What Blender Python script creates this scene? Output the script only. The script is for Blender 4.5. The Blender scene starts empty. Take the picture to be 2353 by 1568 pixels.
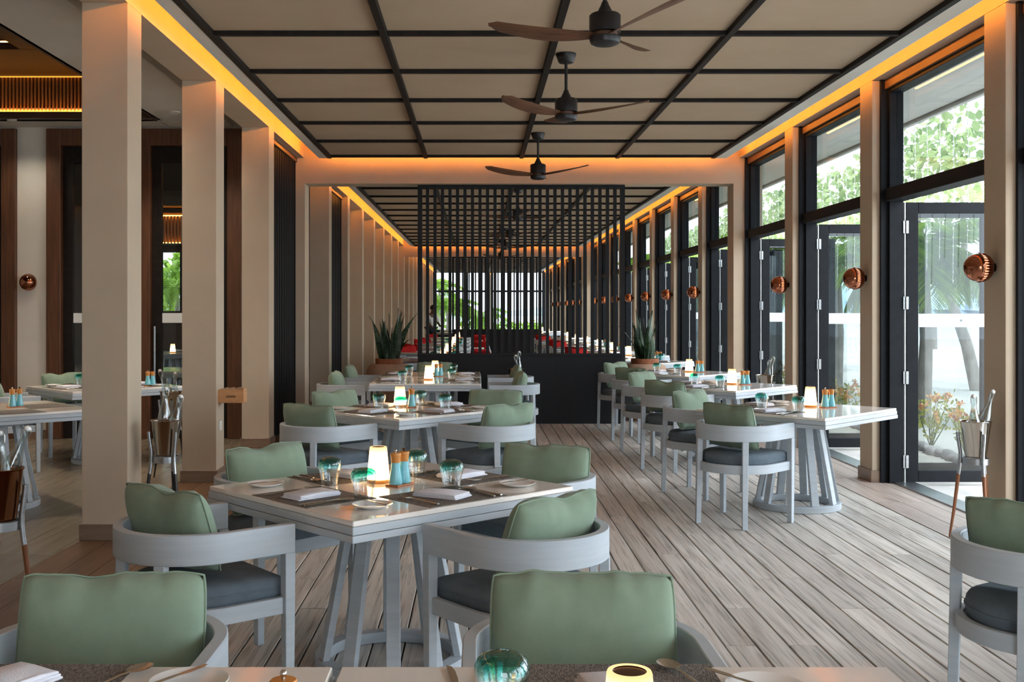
import bpy, bmesh, math, random
from mathutils import Vector, Matrix

PI = math.pi
random.seed(7)
S = bpy.context.scene
COL = S.collection

# ------------------------------------------------------------------ camera
cam = bpy.data.cameras.new('camera')
cam.sensor_fit = 'HORIZONTAL'
cam.sensor_width = 36.0
cam.lens = 2460.0 / 2353.0 * 36.0
cam.shift_x = (2353 / 2 - 1098) / 2353.0
cam.shift_y = -(1568 / 2 - 715) / 2353.0
cam.clip_end = 2000
cob = bpy.data.objects.new('camera', cam)
COL.objects.link(cob)
cob.location = (0, 0, 1.5)
cob.rotation_euler = (PI / 2, 0, 0)
S.camera = cob

# ------------------------------------------------------------------ sky, sun, exposure
W = bpy.data.worlds.new('sky')
S.world = W
W.use_nodes = True
wn = W.node_tree
wn.nodes.clear()
_o = wn.nodes.new('ShaderNodeOutputWorld')
_b = wn.nodes.new('ShaderNodeBackground')
_b.inputs['Color'].default_value = (0.80, 0.90, 1.0, 1)
_b.inputs['Strength'].default_value = 4.7
wn.links.new(_b.outputs[0], _o.inputs[0])

sun = bpy.data.lights.new('sun', 'SUN')
sun.energy = 5.0
sun.angle = math.radians(8)
sun.color = (1.0, 0.95, 0.86)
sob = bpy.data.objects.new('sun', sun)
COL.objects.link(sob)
sob.rotation_euler = Vector((-0.10, 0.22, -1.0)).to_track_quat('-Z', 'Y').to_euler()

S.view_settings.view_transform = 'Standard'
S.view_settings.look = 'None'
S.view_settings.gamma = 1
S.view_settings.use_curve_mapping = False
S.view_settings.exposure = 0.62
S.cycles.max_bounces = 8
S.cycles.diffuse_bounces = 4
S.cycles.glossy_bounces = 3
S.cycles.transmission_bounces = 6
S.cycles.transparent_max_bounces = 16
S.cycles.sample_clamp_indirect = 6.0
S.cycles.caustics_reflective = False
S.cycles.caustics_refractive = False


# ------------------------------------------------------------------ materials
def srgb(r, g, b):
    def f(c):
        c /= 255.0
        return c / 12.92 if c <= 0.04045 else ((c + 0.055) / 1.055) ** 2.4
    return (f(r), f(g), f(b), 1.0)


MATS = {}


def new_mat(name):
    m = bpy.data.materials.new(name)
    m.use_nodes = True
    nt = m.node_tree
    nt.nodes.clear()
    out = nt.nodes.new('ShaderNodeOutputMaterial')
    MATS[name] = m
    return m, nt, out


def N(nt, t, **kw):
    n = nt.nodes.new(t)
    for k, v in kw.items():
        if k in n.inputs:
            n.inputs[k].default_value = v
        else:
            setattr(n, k, v)
    return n


def scale3(nt, src, s):
    m = nt.nodes.new('ShaderNodeMapping')
    m.inputs['Scale'].default_value = s
    nt.links.new(src, m.inputs['Vector'])
    return m.outputs[0]


def ramp(nt, fac, stops):
    r = nt.nodes.new('ShaderNodeValToRGB')
    els = r.color_ramp.elements
    while len(els) < len(stops):
        els.new(0.5)
    for e, (p, c) in zip(els, stops):
        e.position = p
        e.color = c
    nt.links.new(fac, r.inputs[0])
    return r.outputs[0]


def mat(name, c1, c2=None, rough=0.5, metal=0.0, scale=(6, 6, 6), bump=0.0, bscale=None, spec=0.5,
        detail=3.0, lo=0.35, hi=0.65, rnd=False, coat=0.0, sheen=0.0):
    """principled material with a two-tone noise and a fine relief; rnd shifts the pattern per object"""
    m, nt, out = new_mat(name)
    p = N(nt, 'ShaderNodeBsdfPrincipled', Roughness=rough, Metallic=metal)
    p.inputs['Specular IOR Level'].default_value = spec
    p.inputs['Coat Weight'].default_value = coat
    p.inputs['Sheen Weight'].default_value = sheen
    nt.links.new(p.outputs[0], out.inputs[0])
    tc = N(nt, 'ShaderNodeTexCoord')
    src = tc.outputs['Object']
    if rnd:
        oi = N(nt, 'ShaderNodeObjectInfo')
        mu = N(nt, 'ShaderNodeMath', operation='MULTIPLY')
        mu.inputs[1].default_value = 57.0
        nt.links.new(oi.outputs['Random'], mu.inputs[0])
        va = N(nt, 'ShaderNodeVectorMath', operation='ADD')
        nt.links.new(src, va.inputs[0])
        nt.links.new(mu.outputs[0], va.inputs[1])
        src = va.outputs[0]
    if c2 is None:
        p.inputs['Base Color'].default_value = c1
    else:
        nz = N(nt, 'ShaderNodeTexNoise', Scale=1.0, Detail=detail, Roughness=0.6)
        nt.links.new(scale3(nt, src, scale), nz.inputs['Vector'])
        colr = ramp(nt, nz.outputs['Fac'], [(lo, c1), (hi, c2)])
        nt.links.new(colr, p.inputs['Base Color'])
    if bump:
        nb = N(nt, 'ShaderNodeTexNoise', Scale=1.0, Detail=4.0)
        nt.links.new(scale3(nt, src, bscale or scale), nb.inputs['Vector'])
        bp = N(nt, 'ShaderNodeBump', Strength=bump, Distance=0.01)
        nt.links.new(nb.outputs['Fac'], bp.inputs['Height'])
        nt.links.new(bp.outputs[0], p.inputs['Normal'])
    return m


def wood(name, dark, mid, light, rough=0.6, grain=(26, 1.3, 26), tone=0.22, bump=0.25, spec=0.4, lines=0.5):
    """grained timber, the grain along local Y, each object with its own pattern and tone"""
    m, nt, out = new_mat(name)
    p = N(nt, 'ShaderNodeBsdfPrincipled', Roughness=rough)
    p.inputs['Specular IOR Level'].default_value = spec
    nt.links.new(p.outputs[0], out.inputs[0])
    tc = N(nt, 'ShaderNodeTexCoord')
    oi = N(nt, 'ShaderNodeObjectInfo')
    mu = N(nt, 'ShaderNodeMath', operation='MULTIPLY')
    mu.inputs[1].default_value = 91.0
    nt.links.new(oi.outputs['Random'], mu.inputs[0])
    va = N(nt, 'ShaderNodeVectorMath', operation='ADD')
    nt.links.new(tc.outputs['Object'], va.inputs[0])
    nt.links.new(mu.outputs[0], va.inputs[1])
    n1 = N(nt, 'ShaderNodeTexNoise', Scale=1.0, Detail=5.0, Roughness=0.62, Distortion=0.9)
    nt.links.new(scale3(nt, va.outputs[0], grain), n1.inputs['Vector'])
    n2 = N(nt, 'ShaderNodeTexNoise', Scale=1.0, Detail=2.0)
    nt.links.new(scale3(nt, va.outputs[0], (4, 0.9, 4)), n2.inputs['Vector'])
    c = ramp(nt, n1.outputs['Fac'], [(0.30, dark), (0.45, mid), (0.70, light)])
    # thin dark pores
    n3 = N(nt, 'ShaderNodeTexNoise', Scale=1.0, Detail=3.0, Roughness=0.5, Distortion=0.6)
    nt.links.new(scale3(nt, va.outputs[0], (grain[0] * 3.2, grain[1] * 1.6, grain[2] * 3.2)), n3.inputs['Vector'])
    pore = ramp(nt, n3.outputs['Fac'], [(0.36, (1 - lines, 1 - lines, 1 - lines, 1)), (0.46, (1, 1, 1, 1))])
    mp = N(nt, 'ShaderNodeMixRGB', blend_type='MULTIPLY')
    mp.inputs[0].default_value = 1.0
    nt.links.new(c, mp.inputs[1])
    nt.links.new(pore, mp.inputs[2])
    # tone per piece
    mr = N(nt, 'ShaderNodeMapRange')
    mr.inputs['To Min'].default_value = 1.0 - tone
    mr.inputs['To Max'].default_value = 1.0 + tone * 0.6
    nt.links.new(oi.outputs['Random'], mr.inputs['Value'])
    ad = N(nt, 'ShaderNodeMath', operation='MULTIPLY_ADD')
    ad.inputs[1].default_value = 0.35
    nt.links.new(n2.outputs['Fac'], ad.inputs[0])
    nt.links.new(mr.outputs[0], ad.inputs[2])
    sb = N(nt, 'ShaderNodeMath', operation='SUBTRACT')
    sb.inputs[1].default_value = 0.175
    nt.links.new(ad.outputs[0], sb.inputs[0])
    vm = N(nt, 'ShaderNodeVectorMath', operation='SCALE')
    nt.links.new(mp.outputs[0], vm.inputs[0])
    nt.links.new(sb.outputs[0], vm.inputs['Scale'])
    nt.links.new(vm.outputs[0], p.inputs['Base Color'])
    bp = N(nt, 'ShaderNodeBump', Strength=bump, Distance=0.004)
    nt.links.new(n3.outputs['Fac'], bp.inputs['Height'])
    nt.links.new(bp.outputs[0], p.inputs['Normal'])
    return m


def facing_refl(nt, refl, base=0.035, power=4.0, normal=None):
    lw = N(nt, 'ShaderNodeLayerWeight', Blend=0.5)
    if normal is not None:
        nt.links.new(normal, lw.inputs['Normal'])
    pw = N(nt, 'ShaderNodeMath', operation='POWER')
    pw.inputs[1].default_value = power
    nt.links.new(lw.outputs['Facing'], pw.inputs[0])
    ma = N(nt, 'ShaderNodeMath', operation='MULTIPLY_ADD')
    ma.inputs[1].default_value = refl
    ma.inputs[2].default_value = base
    nt.links.new(pw.outputs[0], ma.inputs[0])
    return ma


def glass(name, tint=(0.9, 0.95, 0.95, 1), refl=1.0, rough=0.0, base=0.035, power=4.0):
    """clear pane: straight-through light with a Fresnel reflection"""
    m, nt, out = new_mat(name)
    t = N(nt, 'ShaderNodeBsdfTransparent')
    t.inputs['Color'].default_value = tint
    g = N(nt, 'ShaderNodeBsdfGlossy', Roughness=rough)
    mu = facing_refl(nt, refl, base, power)
    mx = N(nt, 'ShaderNodeMixShader')
    nt.links.new(mu.outputs[0], mx.inputs[0])
    nt.links.new(t.outputs[0], mx.inputs[1])
    nt.links.new(g.outputs[0], mx.inputs[2])
    nt.links.new(mx.outputs[0], out.inputs[0])
    return m


def tumbler_glass(name):
    """blown glass: clear walls, speckled turquoise towards the thick base (which stands uppermost)"""
    m, nt, out = new_mat(name)
    tc = N(nt, 'ShaderNodeTexCoord')
    sp = N(nt, 'ShaderNodeSeparateXYZ')
    nt.links.new(tc.outputs['Object'], sp.inputs[0])
    nz = N(nt, 'ShaderNodeTexNoise', Scale=130.0, Detail=2.0)
    nt.links.new(tc.outputs['Object'], nz.inputs['Vector'])
    ma = N(nt, 'ShaderNodeMath', operation='MULTIPLY_ADD')
    ma.inputs[1].default_value = 0.03
    nt.links.new(nz.outputs['Fac'], ma.inputs[0])
    nt.links.new(sp.outputs['Z'], ma.inputs[2])
    c = ramp(nt, ma.outputs[0], [(0.080, (0.955, 0.975, 0.975, 1)), (0.100, (0.58, 0.90, 0.88, 1)), (0.118, (0.06, 0.60, 0.54, 1))])
    t = N(nt, 'ShaderNodeBsdfTransparent')
    nt.links.new(c, t.inputs['Color'])
    g = N(nt, 'ShaderNodeBsdfGlossy', Roughness=0.03)
    nb = N(nt, 'ShaderNodeBump', Strength=0.5, Distance=0.003)
    n2 = N(nt, 'ShaderNodeTexNoise', Scale=55.0, Detail=1.0)
    nt.links.new(tc.outputs['Object'], n2.inputs['Vector'])
    nt.links.new(n2.outputs['Fac'], nb.inputs['Height'])
    nt.links.new(nb.outputs[0], g.inputs['Normal'])
    fr = facing_refl(nt, 0.75, 0.09, 2.5, nb.outputs[0])
    mx = N(nt, 'ShaderNodeMixShader')
    nt.links.new(fr.outputs[0], mx.inputs[0])
    nt.links.new(t.outputs[0], mx.inputs[1])
    nt.links.new(g.outputs[0], mx.inputs[2])
    nt.links.new(mx.outputs[0], out.inputs[0])
    return m


def emit(name, c, s):
    m, nt, out = new_mat(name)
    e = N(nt, 'ShaderNodeEmission', Strength=s)
    e.inputs['Color'].default_value = c
    nt.links.new(e.outputs[0], out.inputs[0])
    return m


def leafmat(name, c1, c2, trans=0.45, rough=0.5, scale=3.0, island=True):
    m, nt, out = new_mat(name)
    ge = N(nt, 'ShaderNodeNewGeometry')
    c = ramp(nt, ge.outputs['Random Per Island'], [(0.0, c1), (1.0, c2)])
    p = N(nt, 'ShaderNodeBsdfPrincipled', Roughness=rough)
    nt.links.new(c, p.inputs['Base Color'])
    t = N(nt, 'ShaderNodeBsdfTranslucent')
    nt.links.new(c, t.inputs['Color'])
    mx = N(nt, 'ShaderNodeMixShader')
    mx.inputs[0].default_value = trans
    nt.links.new(p.outputs[0], mx.inputs[1])
    nt.links.new(t.outputs[0], mx.inputs[2])
    nt.links.new(mx.outputs[0], out.inputs[0])
    return m


mat('plaster', srgb(187, 169, 147), srgb(193, 175, 153), rough=0.85, scale=(2, 2, 2), bump=0.06, bscale=(90, 90, 90), spec=0.2)
mat('plaster_white', srgb(220, 216, 206), srgb(226, 222, 213), rough=0.85, scale=(2, 2, 2), bump=0.05, bscale=(90, 90, 90), spec=0.2)
mat('ceiling_panel', srgb(184, 164, 140), srgb(191, 171, 148), rough=0.9, scale=(1.5, 1.5, 1.5), spec=0.15, rnd=True)
mat('dark_timber', srgb(24, 20, 18), srgb(34, 28, 25), rough=0.6, scale=(20, 20, 20), bump=0.1, spec=0.25)
mat('screen_black', srgb(17, 18, 21), srgb(22, 23, 27), rough=0.5, spec=0.3, scale=(30, 30, 3), bump=0.08, rnd=True)
mat('frame_dark', srgb(24, 26, 30), srgb(29, 31, 35), rough=0.55, scale=(12, 12, 12), spec=0.15)
mat('brown_timber', srgb(78, 48, 30), srgb(104, 66, 42), rough=0.5, scale=(30, 30, 2.0), bump=0.1)
mat('head_timber', srgb(98, 68, 44), srgb(112, 78, 52), rough=0.5, scale=(20, 2, 20))
mat('lounge_ceiling', srgb(205, 200, 190), srgb(210, 205, 196), rough=0.9, scale=(2, 2, 2), spec=0.15)
mat('coffer_wood', srgb(58, 38, 25), srgb(70, 47, 31), rough=0.6, scale=(2, 20, 20))
mat('slat_wood', srgb(168, 112, 58), srgb(186, 128, 70), rough=0.5, scale=(20, 20, 2))
wood('deck_wood', srgb(158, 150, 139), srgb(193, 186, 176), srgb(214, 208, 199), rough=0.5, tone=0.2, lines=0.36)
wood('brown_tile', srgb(84, 60, 42), srgb(112, 82, 60), srgb(128, 96, 72), rough=0.32, grain=(14, 1.0, 14), tone=0.12, bump=0.05, lines=0.2)
wood('grey_tile', srgb(122, 110, 94), srgb(132, 120, 103), srgb(140, 129, 112), rough=0.25, grain=(12, 1.0, 12), tone=0.06, bump=0.02, lines=0.06)
wood('daylit_brown_tile', srgb(150, 134, 122), srgb(172, 156, 145), srgb(188, 174, 164), rough=0.4, grain=(16, 1.2, 16), tone=0.06, bump=0.04, lines=0.12)  # brown border tile again, strong door daylight and sheen put into the colour
mat('tile_bed', srgb(120, 104, 88), srgb(134, 118, 100), rough=0.8, scale=(20, 20, 20))
mat('deck_bed', srgb(20, 15, 11), srgb(28, 22, 16), rough=0.9, scale=(20, 20, 20))
mat('base_tile', srgb(120, 98, 80), srgb(134, 112, 93), rough=0.4, scale=(3, 3, 20))
mat('chair_paint', srgb(176, 186, 193), srgb(186, 194, 200), rough=0.5, scale=(3, 3, 40), bump=0.035, bscale=(6, 6, 140), rnd=True)
mat('table_paint', srgb(176, 184, 190), srgb(188, 195, 200), rough=0.5, scale=(4, 4, 30), bump=0.04, bscale=(60, 60, 60), rnd=True)
mat('quartz', srgb(236, 228, 218), srgb(243, 236, 228), rough=0.1, scale=(5, 5, 5), spec=0.5, rnd=True, coat=0.25)
mat('placemat', srgb(78, 72, 66), srgb(134, 126, 118), rough=0.9, scale=(420, 60, 60), bump=0.3, bscale=(500, 500, 50), detail=2, lo=0.4, hi=0.62)
mat('cushion_green', srgb(128, 146, 126), srgb(136, 154, 133), rough=0.9, scale=(9, 9, 9), bump=0.15, bscale=(420, 420, 420), spec=0.15, sheen=0.15, rnd=True)
mat('cushion_red', srgb(160, 28, 28), srgb(176, 34, 34), rough=0.9, scale=(9, 9, 9), spec=0.15, rnd=True)
mat('seat_grey', srgb(96, 107, 116), srgb(105, 116, 124), rough=0.9, scale=(14, 14, 14), bump=0.15, bscale=(420, 420, 420), spec=0.15, rnd=True)
mat('napkin', srgb(228, 228, 236), srgb(235, 235, 242), rough=0.9, scale=(30, 30, 30), bump=0.2, bscale=(300, 300, 300), spec=0.1)
mat('porcelain', srgb(236, 235, 232), rough=0.08, spec=0.6)
mat('steel', srgb(214, 211, 206), rough=0.24, metal=1.0)
mat('brushed', srgb(168, 170, 172), srgb(182, 184, 186), rough=0.32, metal=1.0, scale=(8, 8, 60))
mat('bucket_steel', srgb(186, 180, 170), rough=0.14, metal=1.0)
mat('copper', srgb(164, 104, 78), srgb(174, 113, 86), rough=0.10, metal=1.0, scale=(5, 5, 5))
mat('bucket_brown', srgb(150, 108, 78), rough=0.12, metal=1.0)  # brown-toned metal of one ice bucket
mat('bronze', srgb(88, 58, 44), rough=0.25, metal=1.0)
mat('turquoise', srgb(118, 193, 205), srgb(128, 202, 213), rough=0.3, scale=(10, 10, 10), coat=0.3)
mat('mill_wood', srgb(200, 130, 60), srgb(214, 146, 74), rough=0.45, scale=(40, 40, 6))
mat('tray_wood', srgb(166, 98, 56), srgb(182, 112, 66), rough=0.5, scale=(30, 5, 30))
mat('box_wood', srgb(196, 140, 92), srgb(212, 158, 108), rough=0.55, scale=(4, 30, 30))
mat('leg_wood', srgb(128, 78, 46), srgb(150, 94, 58), rough=0.5, scale=(30, 30, 4))
mat('leg_black', srgb(26, 24, 25), rough=0.4)
mat('fan_metal', srgb(26, 25, 28), srgb(32, 31, 34), rough=0.4, scale=(20, 20, 20))
mat('fan_wood', srgb(84, 54, 36), srgb(108, 72, 48), rough=0.5, scale=(6, 40, 40))
mat('pot_clay', srgb(172, 142, 118), srgb(182, 152, 128), rough=0.85, scale=(8, 8, 8), bump=0.1, bscale=(80, 80, 80))
mat('terracotta', srgb(150, 92, 62), srgb(166, 106, 74), rough=0.85, scale=(20, 20, 20), bump=0.1)
mat('soil', srgb(60, 44, 34), srgb(84, 62, 46), rough=1.0, scale=(60, 60, 60), bump=0.6)
mat('snake_leaf', srgb(30, 50, 36), srgb(70, 98, 66), rough=0.4, scale=(8, 8, 30), rnd=True)
mat('soffit', srgb(206, 206, 202), srgb(212, 212, 208), rough=0.8, scale=(3, 3, 3))
mat('sand', srgb(178, 176, 172), srgb(196, 194, 190), rough=1.0, scale=(0.8, 0.8, 0.8), bump=0.25, bscale=(1.2, 1.2, 1.2), spec=0.1, detail=6)
mat('path_paving', srgb(176, 172, 166), srgb(194, 190, 184), rough=0.9, scale=(3, 3, 3), bump=0.2, bscale=(30, 30, 30))
mat('sea_water', srgb(120, 164, 186), srgb(150, 190, 206), rough=0.12, scale=(0.02, 0.3, 0.3), bump=0.3, bscale=(0.4, 1.2, 1))
mat('far_hill', srgb(150, 176, 190), srgb(164, 188, 198), rough=1.0, scale=(0.05, 0.05, 0.05))  # bluish distance haze is mixed into the far shore colours
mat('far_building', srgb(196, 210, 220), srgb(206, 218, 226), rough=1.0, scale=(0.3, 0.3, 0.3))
mat('far_window', srgb(150, 172, 190), rough=0.6)
mat('stone', srgb(138, 136, 140), srgb(176, 172, 172), rough=0.9, scale=(14, 14, 14), bump=0.6, rnd=True)
mat('bark', srgb(120, 112, 104), srgb(160, 152, 144), rough=0.95, scale=(12, 12, 4), bump=0.6)
mat('stem', srgb(96, 104, 62), rough=0.8)
mat('fence_white', srgb(228, 228, 224), rough=0.6)
mat('sticker', srgb(236, 240, 240), rough=0.5)
mat('sticker_mark', srgb(120, 130, 132), rough=0.5)
mat('switch_white', srgb(232, 228, 220), rough=0.35)
mat('paper_brown', srgb(178, 142, 104), srgb(196, 160, 122), rough=0.9, scale=(20, 20, 20))
mat('skin_dark', srgb(92, 62, 48), rough=0.6)
mat('hair_black', srgb(22, 20, 20), rough=0.7)
mat('shirt_white', srgb(226, 224, 222), rough=0.9)
mat('trousers_black', srgb(30, 30, 34), rough=0.9)
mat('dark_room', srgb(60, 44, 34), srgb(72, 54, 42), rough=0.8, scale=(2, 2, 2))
mat('rope_white', srgb(225, 225, 220), rough=0.6)
glass('pane_glass', (0.70, 0.73, 0.74, 1), refl=0.35)
glass('door_glass', (0.70, 0.725, 0.73, 1), refl=0.3)
glass('lounge_glass', (0.88, 0.90, 0.89, 1), refl=0.8)
glass('bottle_glass', (0.90, 0.93, 0.93, 1), refl=0.9, rough=0.02, base=0.10, power=2.5)
tumbler_glass('tumbler_glass')
emit('led_warm', (1.0, 0.33, 0.035, 1), 62.0)
emit('led_coffer', (1.0, 0.36, 0.04, 1), 32.0)
emit('led_line', (1.0, 0.36, 0.04, 1), 1.1)
def lamp_shade(name):
    """opal shade lit from its foot: brightest low down, creamier towards the rim"""
    m, nt, out = new_mat(name)
    tc = N(nt, 'ShaderNodeTexCoord')
    sp = N(nt, 'ShaderNodeSeparateXYZ')
    nt.links.new(tc.outputs['Object'], sp.inputs[0])
    mr = N(nt, 'ShaderNodeMapRange')
    mr.inputs['From Min'].default_value = 0.016
    mr.inputs['From Max'].default_value = 0.155
    mr.inputs['To Min'].default_value = 9.0
    mr.inputs['To Max'].default_value = 1.0
    nt.links.new(sp.outputs['Z'], mr.inputs['Value'])
    e = N(nt, 'ShaderNodeEmission')
    e.inputs['Color'].default_value = (1.0, 0.62, 0.29, 1)
    nt.links.new(mr.outputs[0], e.inputs['Strength'])
    nt.links.new(e.outputs[0], out.inputs[0])


lamp_shade('lamp_glow')
emit('lamp_top', (1.0, 0.82, 0.55, 1), 3.0)
emit('sconce_glow', (1.0, 0.33, 0.05, 1), 1.6)
emit('string_bulb', (1.0, 0.98, 0.92, 1), 2.2)
emit('downlight_glow', (1.0, 0.85, 0.65, 1), 6.0)
leafmat('leaf_seagrape', srgb(112, 134, 92), srgb(178, 192, 138), 0.5)
leafmat('leaf_palm', srgb(92, 132, 44), srgb(164, 192, 78), 0.5)
leafmat('leaf_shrub', srgb(128, 142, 60), srgb(206, 200, 92), 0.45)
leafmat('leaf_flower', srgb(226, 150, 120), srgb(240, 198, 90), 0.3)


# ------------------------------------------------------------------ mesh builder
class MB:
    def __init__(self):
        self.v, self.f = [], []

    def add(self, vs, fs):
        b = len(self.v)
        self.v += [tuple(p) for p in vs]
        self.f += [tuple(i + b for i in q) for q in fs]
        return self

    def box(self, x0, x1, y0, y1, z0, z1):
        vs = [(x, y, z) for z in (z0, z1) for x, y in ((x0, y0), (x1, y0), (x1, y1), (x0, y1))]
        return self.add(vs, [(3, 2, 1, 0), (4, 5, 6, 7), (0, 1, 5, 4), (1, 2, 6, 5), (2, 3, 7, 6), (3, 0, 4, 7)])

    def bar(self, p0, p1, w, h, w1=None, h1=None, up=(0, 0, 1)):
        p0, p1, up = Vector(p0), Vector(p1), Vector(up)
        d = (p1 - p0).normalized()
        s = d.cross(up)
        if s.length < 1e-4:
            s = d.cross(Vector((1, 0, 0)))
        s.normalize()
        u = s.cross(d)
        w1 = w if w1 is None else w1
        h1 = h if h1 is None else h1
        vs = []
        for p, a, b in ((p0, w, h), (p1, w1, h1)):
            for i, j in ((-1, -1), (1, -1), (1, 1), (-1, 1)):
                vs.append(p + s * (a / 2 * i) + u * (b / 2 * j))
        return self.add(vs, [(3, 2, 1, 0), (4, 5, 6, 7), (0, 1, 5, 4), (1, 2, 6, 5), (2, 3, 7, 6), (3, 0, 4, 7)])

    def lathe(self, prof, n=24, c=(0, 0, 0), caps=(True, True), M=None):
        vs, fs = [], []
        for r, z in prof:
            for i in range(n):
                a = 2 * PI * i / n
                vs.append(Vector((r * math.cos(a), r * math.sin(a), z)))
        k = len(prof)
        for j in range(k - 1):
            for i in range(n):
                i2 = (i + 1) % n
                fs.append((j * n + i, j * n + i2, (j + 1) * n + i2, (j + 1) * n + i))
        if caps[0]:
            fs.append(tuple(reversed(range(n))))
        if caps[1]:
            fs.append(tuple((k - 1) * n + i for i in range(n)))
        if M is not None:
            vs = [M @ p for p in vs]
        vs = [(p[0] + c[0], p[1] + c[1], p[2] + c[2]) for p in vs]
        return self.add(vs, fs)

    def tube(self, pts, r, n=8, caps=True, flat=1.0):
        pts = [Vector(p) for p in pts]
        k = len(pts)
        rs = r if isinstance(r, (list, tuple)) else [r] * k
        vs, fs = [], []
        prev = None
        for i, p in enumerate(pts):
            d = (pts[min(i + 1, k - 1)] - pts[max(i - 1, 0)]).normalized()
            ref = Vector((0, 0, 1)) if abs(d.z) < 0.9 else Vector((1, 0, 0))
            s = d.cross(ref).normalized()
            if prev is not None and s.dot(prev) < 0:
                s = -s
            prev = s
            u = s.cross(d)
            for q in range(n):
                a = 2 * PI * q / n
                vs.append(p + s * (rs[i] * math.cos(a)) + u * (rs[i] * flat * math.sin(a)))
        for j in range(k - 1):
            for q in range(n):
                q2 = (q + 1) % n
                fs.append((j * n + q, j * n + q2, (j + 1) * n + q2, (j + 1) * n + q))
        if caps:
            fs.append(tuple(reversed(range(n))))
            fs.append(tuple((k - 1) * n + q for q in range(n)))
        return self.add(vs, fs)

    def prism(self, poly, z0, z1):
        n = len(poly)
        vs = [(x, y, z0) for x, y in poly] + [(x, y, z1) for x, y in poly]
        fs = [tuple(reversed(range(n))), tuple(range(n, 2 * n))]
        fs += [(i, (i + 1) % n, n + (i + 1) % n, n + i) for i in range(n)]
        return self.add(vs, fs)

    def layers(self, rings):
        """closed stack of equal-length rings of (x, y, z)"""
        n = len(rings[0])
        vs = [p for r in rings for p in r]
        fs = [tuple(reversed(range(n))), tuple((len(rings) - 1) * n + i for i in range(n))]
        for j in range(len(rings) - 1):
            for i in range(n):
                i2 = (i + 1) % n
                fs.append((j * n + i, j * n + i2, (j + 1) * n + i2, (j + 1) * n + i))
        return self.add(vs, fs)

    def wallband(self, outer, inner, z0, z1, closed=False):
        n = len(outer)
        vs = []
        for (a, b), (c, d) in zip(outer, inner):
            vs += [(a, b, z0), (a, b, z1), (c, d, z1), (c, d, z0)]
        fs = []
        for i in range(n if closed else n - 1):
            j = (i + 1) % n
            for q in range(4):
                q2 = (q + 1) % 4
                fs.append((i * 4 + q, j * 4 + q, j * 4 + q2, i * 4 + q2))
        if not closed:
            fs.append((0, 1, 2, 3))
            b = (n - 1) * 4
            fs.append((b + 3, b + 2, b + 1, b))
        return self.add(vs, fs)

    def grid(self, fn, nu, nv):
        vs = [fn(i / nu, j / nv) for j in range(nv + 1) for i in range(nu + 1)]
        fs = []
        for j in range(nv):
            for i in range(nu):
                a = j * (nu + 1) + i
                fs.append((a, a + 1, a + nu + 2, a + nu + 1))
        return self.add(vs, fs)

    def mesh(self, name, material, smooth=None, bevel=0.0, seg=1, fix=True):
        me = bpy.data.meshes.new(name)
        me.from_pydata(self.v, [], self.f)
        bm = bmesh.new()
        bm.from_mesh(me)
        if fix:
            bmesh.ops.recalc_face_normals(bm, faces=bm.faces)
        if bevel:
            es = [e for e in bm.edges if len(e.link_faces) == 2 and e.calc_face_angle(0) > 0.6]
            bmesh.ops.bevel(bm, geom=es, offset=bevel, segments=seg, affect='EDGES', profile=0.7, clamp_overlap=True)
        bm.to_mesh(me)
        bm.free()
        me.materials.append(MATS[material])
        if smooth:
            for p in me.polygons:
                p.use_smooth = True
            me.set_sharp_from_angle(angle=math.radians(smooth))
        return me


def BOX(name, material, x0, x1, y0, y1, z0, z1, bevel=0.0):
    return MB().box(x0, x1, y0, y1, z0, z1).mesh(name, material, bevel=bevel)


# ------------------------------------------------------------------ object helpers
def ob(name, data, parent=None, loc=(0, 0, 0), rot=(0, 0, 0), scale=None):
    o = bpy.data.objects.new(name, data)
    COL.objects.link(o)
    if parent is not None:
        o.parent = parent
    o.location = loc
    o.rotation_euler = rot
    if scale:
        o.scale = scale
    return o


def tag(o, label, cat, group=None, kind=None):
    o['label'] = label
    o['category'] = cat
    if group:
        o['group'] = group
    if kind:
        o['kind'] = kind
    return o


def struct(name, data, label, cat, loc=(0, 0, 0), rot=(0, 0, 0)):
    o = ob(name, data, None, loc, rot)
    return tag(o, label, cat, kind='structure')


def kit_place(parts, parent):
    """parts: (name, mesh, [subparts], loc, rot)"""
    for p in parts:
        name, me = p[0], p[1]
        subs = p[2] if len(p) > 2 else []
        loc = p[3] if len(p) > 3 else (0, 0, 0)
        rot = p[4] if len(p) > 4 else (0, 0, 0)
        o = ob(name, me, parent, loc, rot)
        if len(p) > 5 and p[5]:
            o['label'] = p[5]
        kit_place(subs, o)


def thing(name, kit, label, cat, loc, rotz=0.0, group=None, rot=None):
    r = rot if rot is not None else (0, 0, rotz)
    if isinstance(kit, bpy.types.Mesh):
        o = ob(name, kit, None, loc, r)
    else:
        o = ob(name, None, None, loc, r)
        o.empty_display_size = 0.05
        kit_place(kit, o)
    return tag(o, label, cat, group)


ORD = ['first', 'second', 'third', 'fourth', 'fifth', 'sixth', 'seventh', 'eighth', 'ninth', 'tenth', 'eleventh', 'twelfth',
       'thirteenth', 'fourteenth', 'fifteenth', 'sixteenth', 'seventeenth', 'eighteenth', 'nineteenth', 'twentieth',
       'twenty-first', 'twenty-second', 'twenty-third', 'twenty-fourth', 'twenty-fifth', 'twenty-sixth']

# ================================================================== STRUCTURE
XL, XLO, XR, XRO = -2.29, -2.59, 3.45, 3.75
ZS = 3.48        # underside of the hung ceiling
ZB = 3.52        # underside of the perimeter beams


def D(k):
    return 7.0 + 2.37 * k


Y_BACK, Y_END = -5.2, 55.8
P1, P2 = D(3), D(11)          # the two portals
PT = 0.34                     # portal thickness

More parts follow.
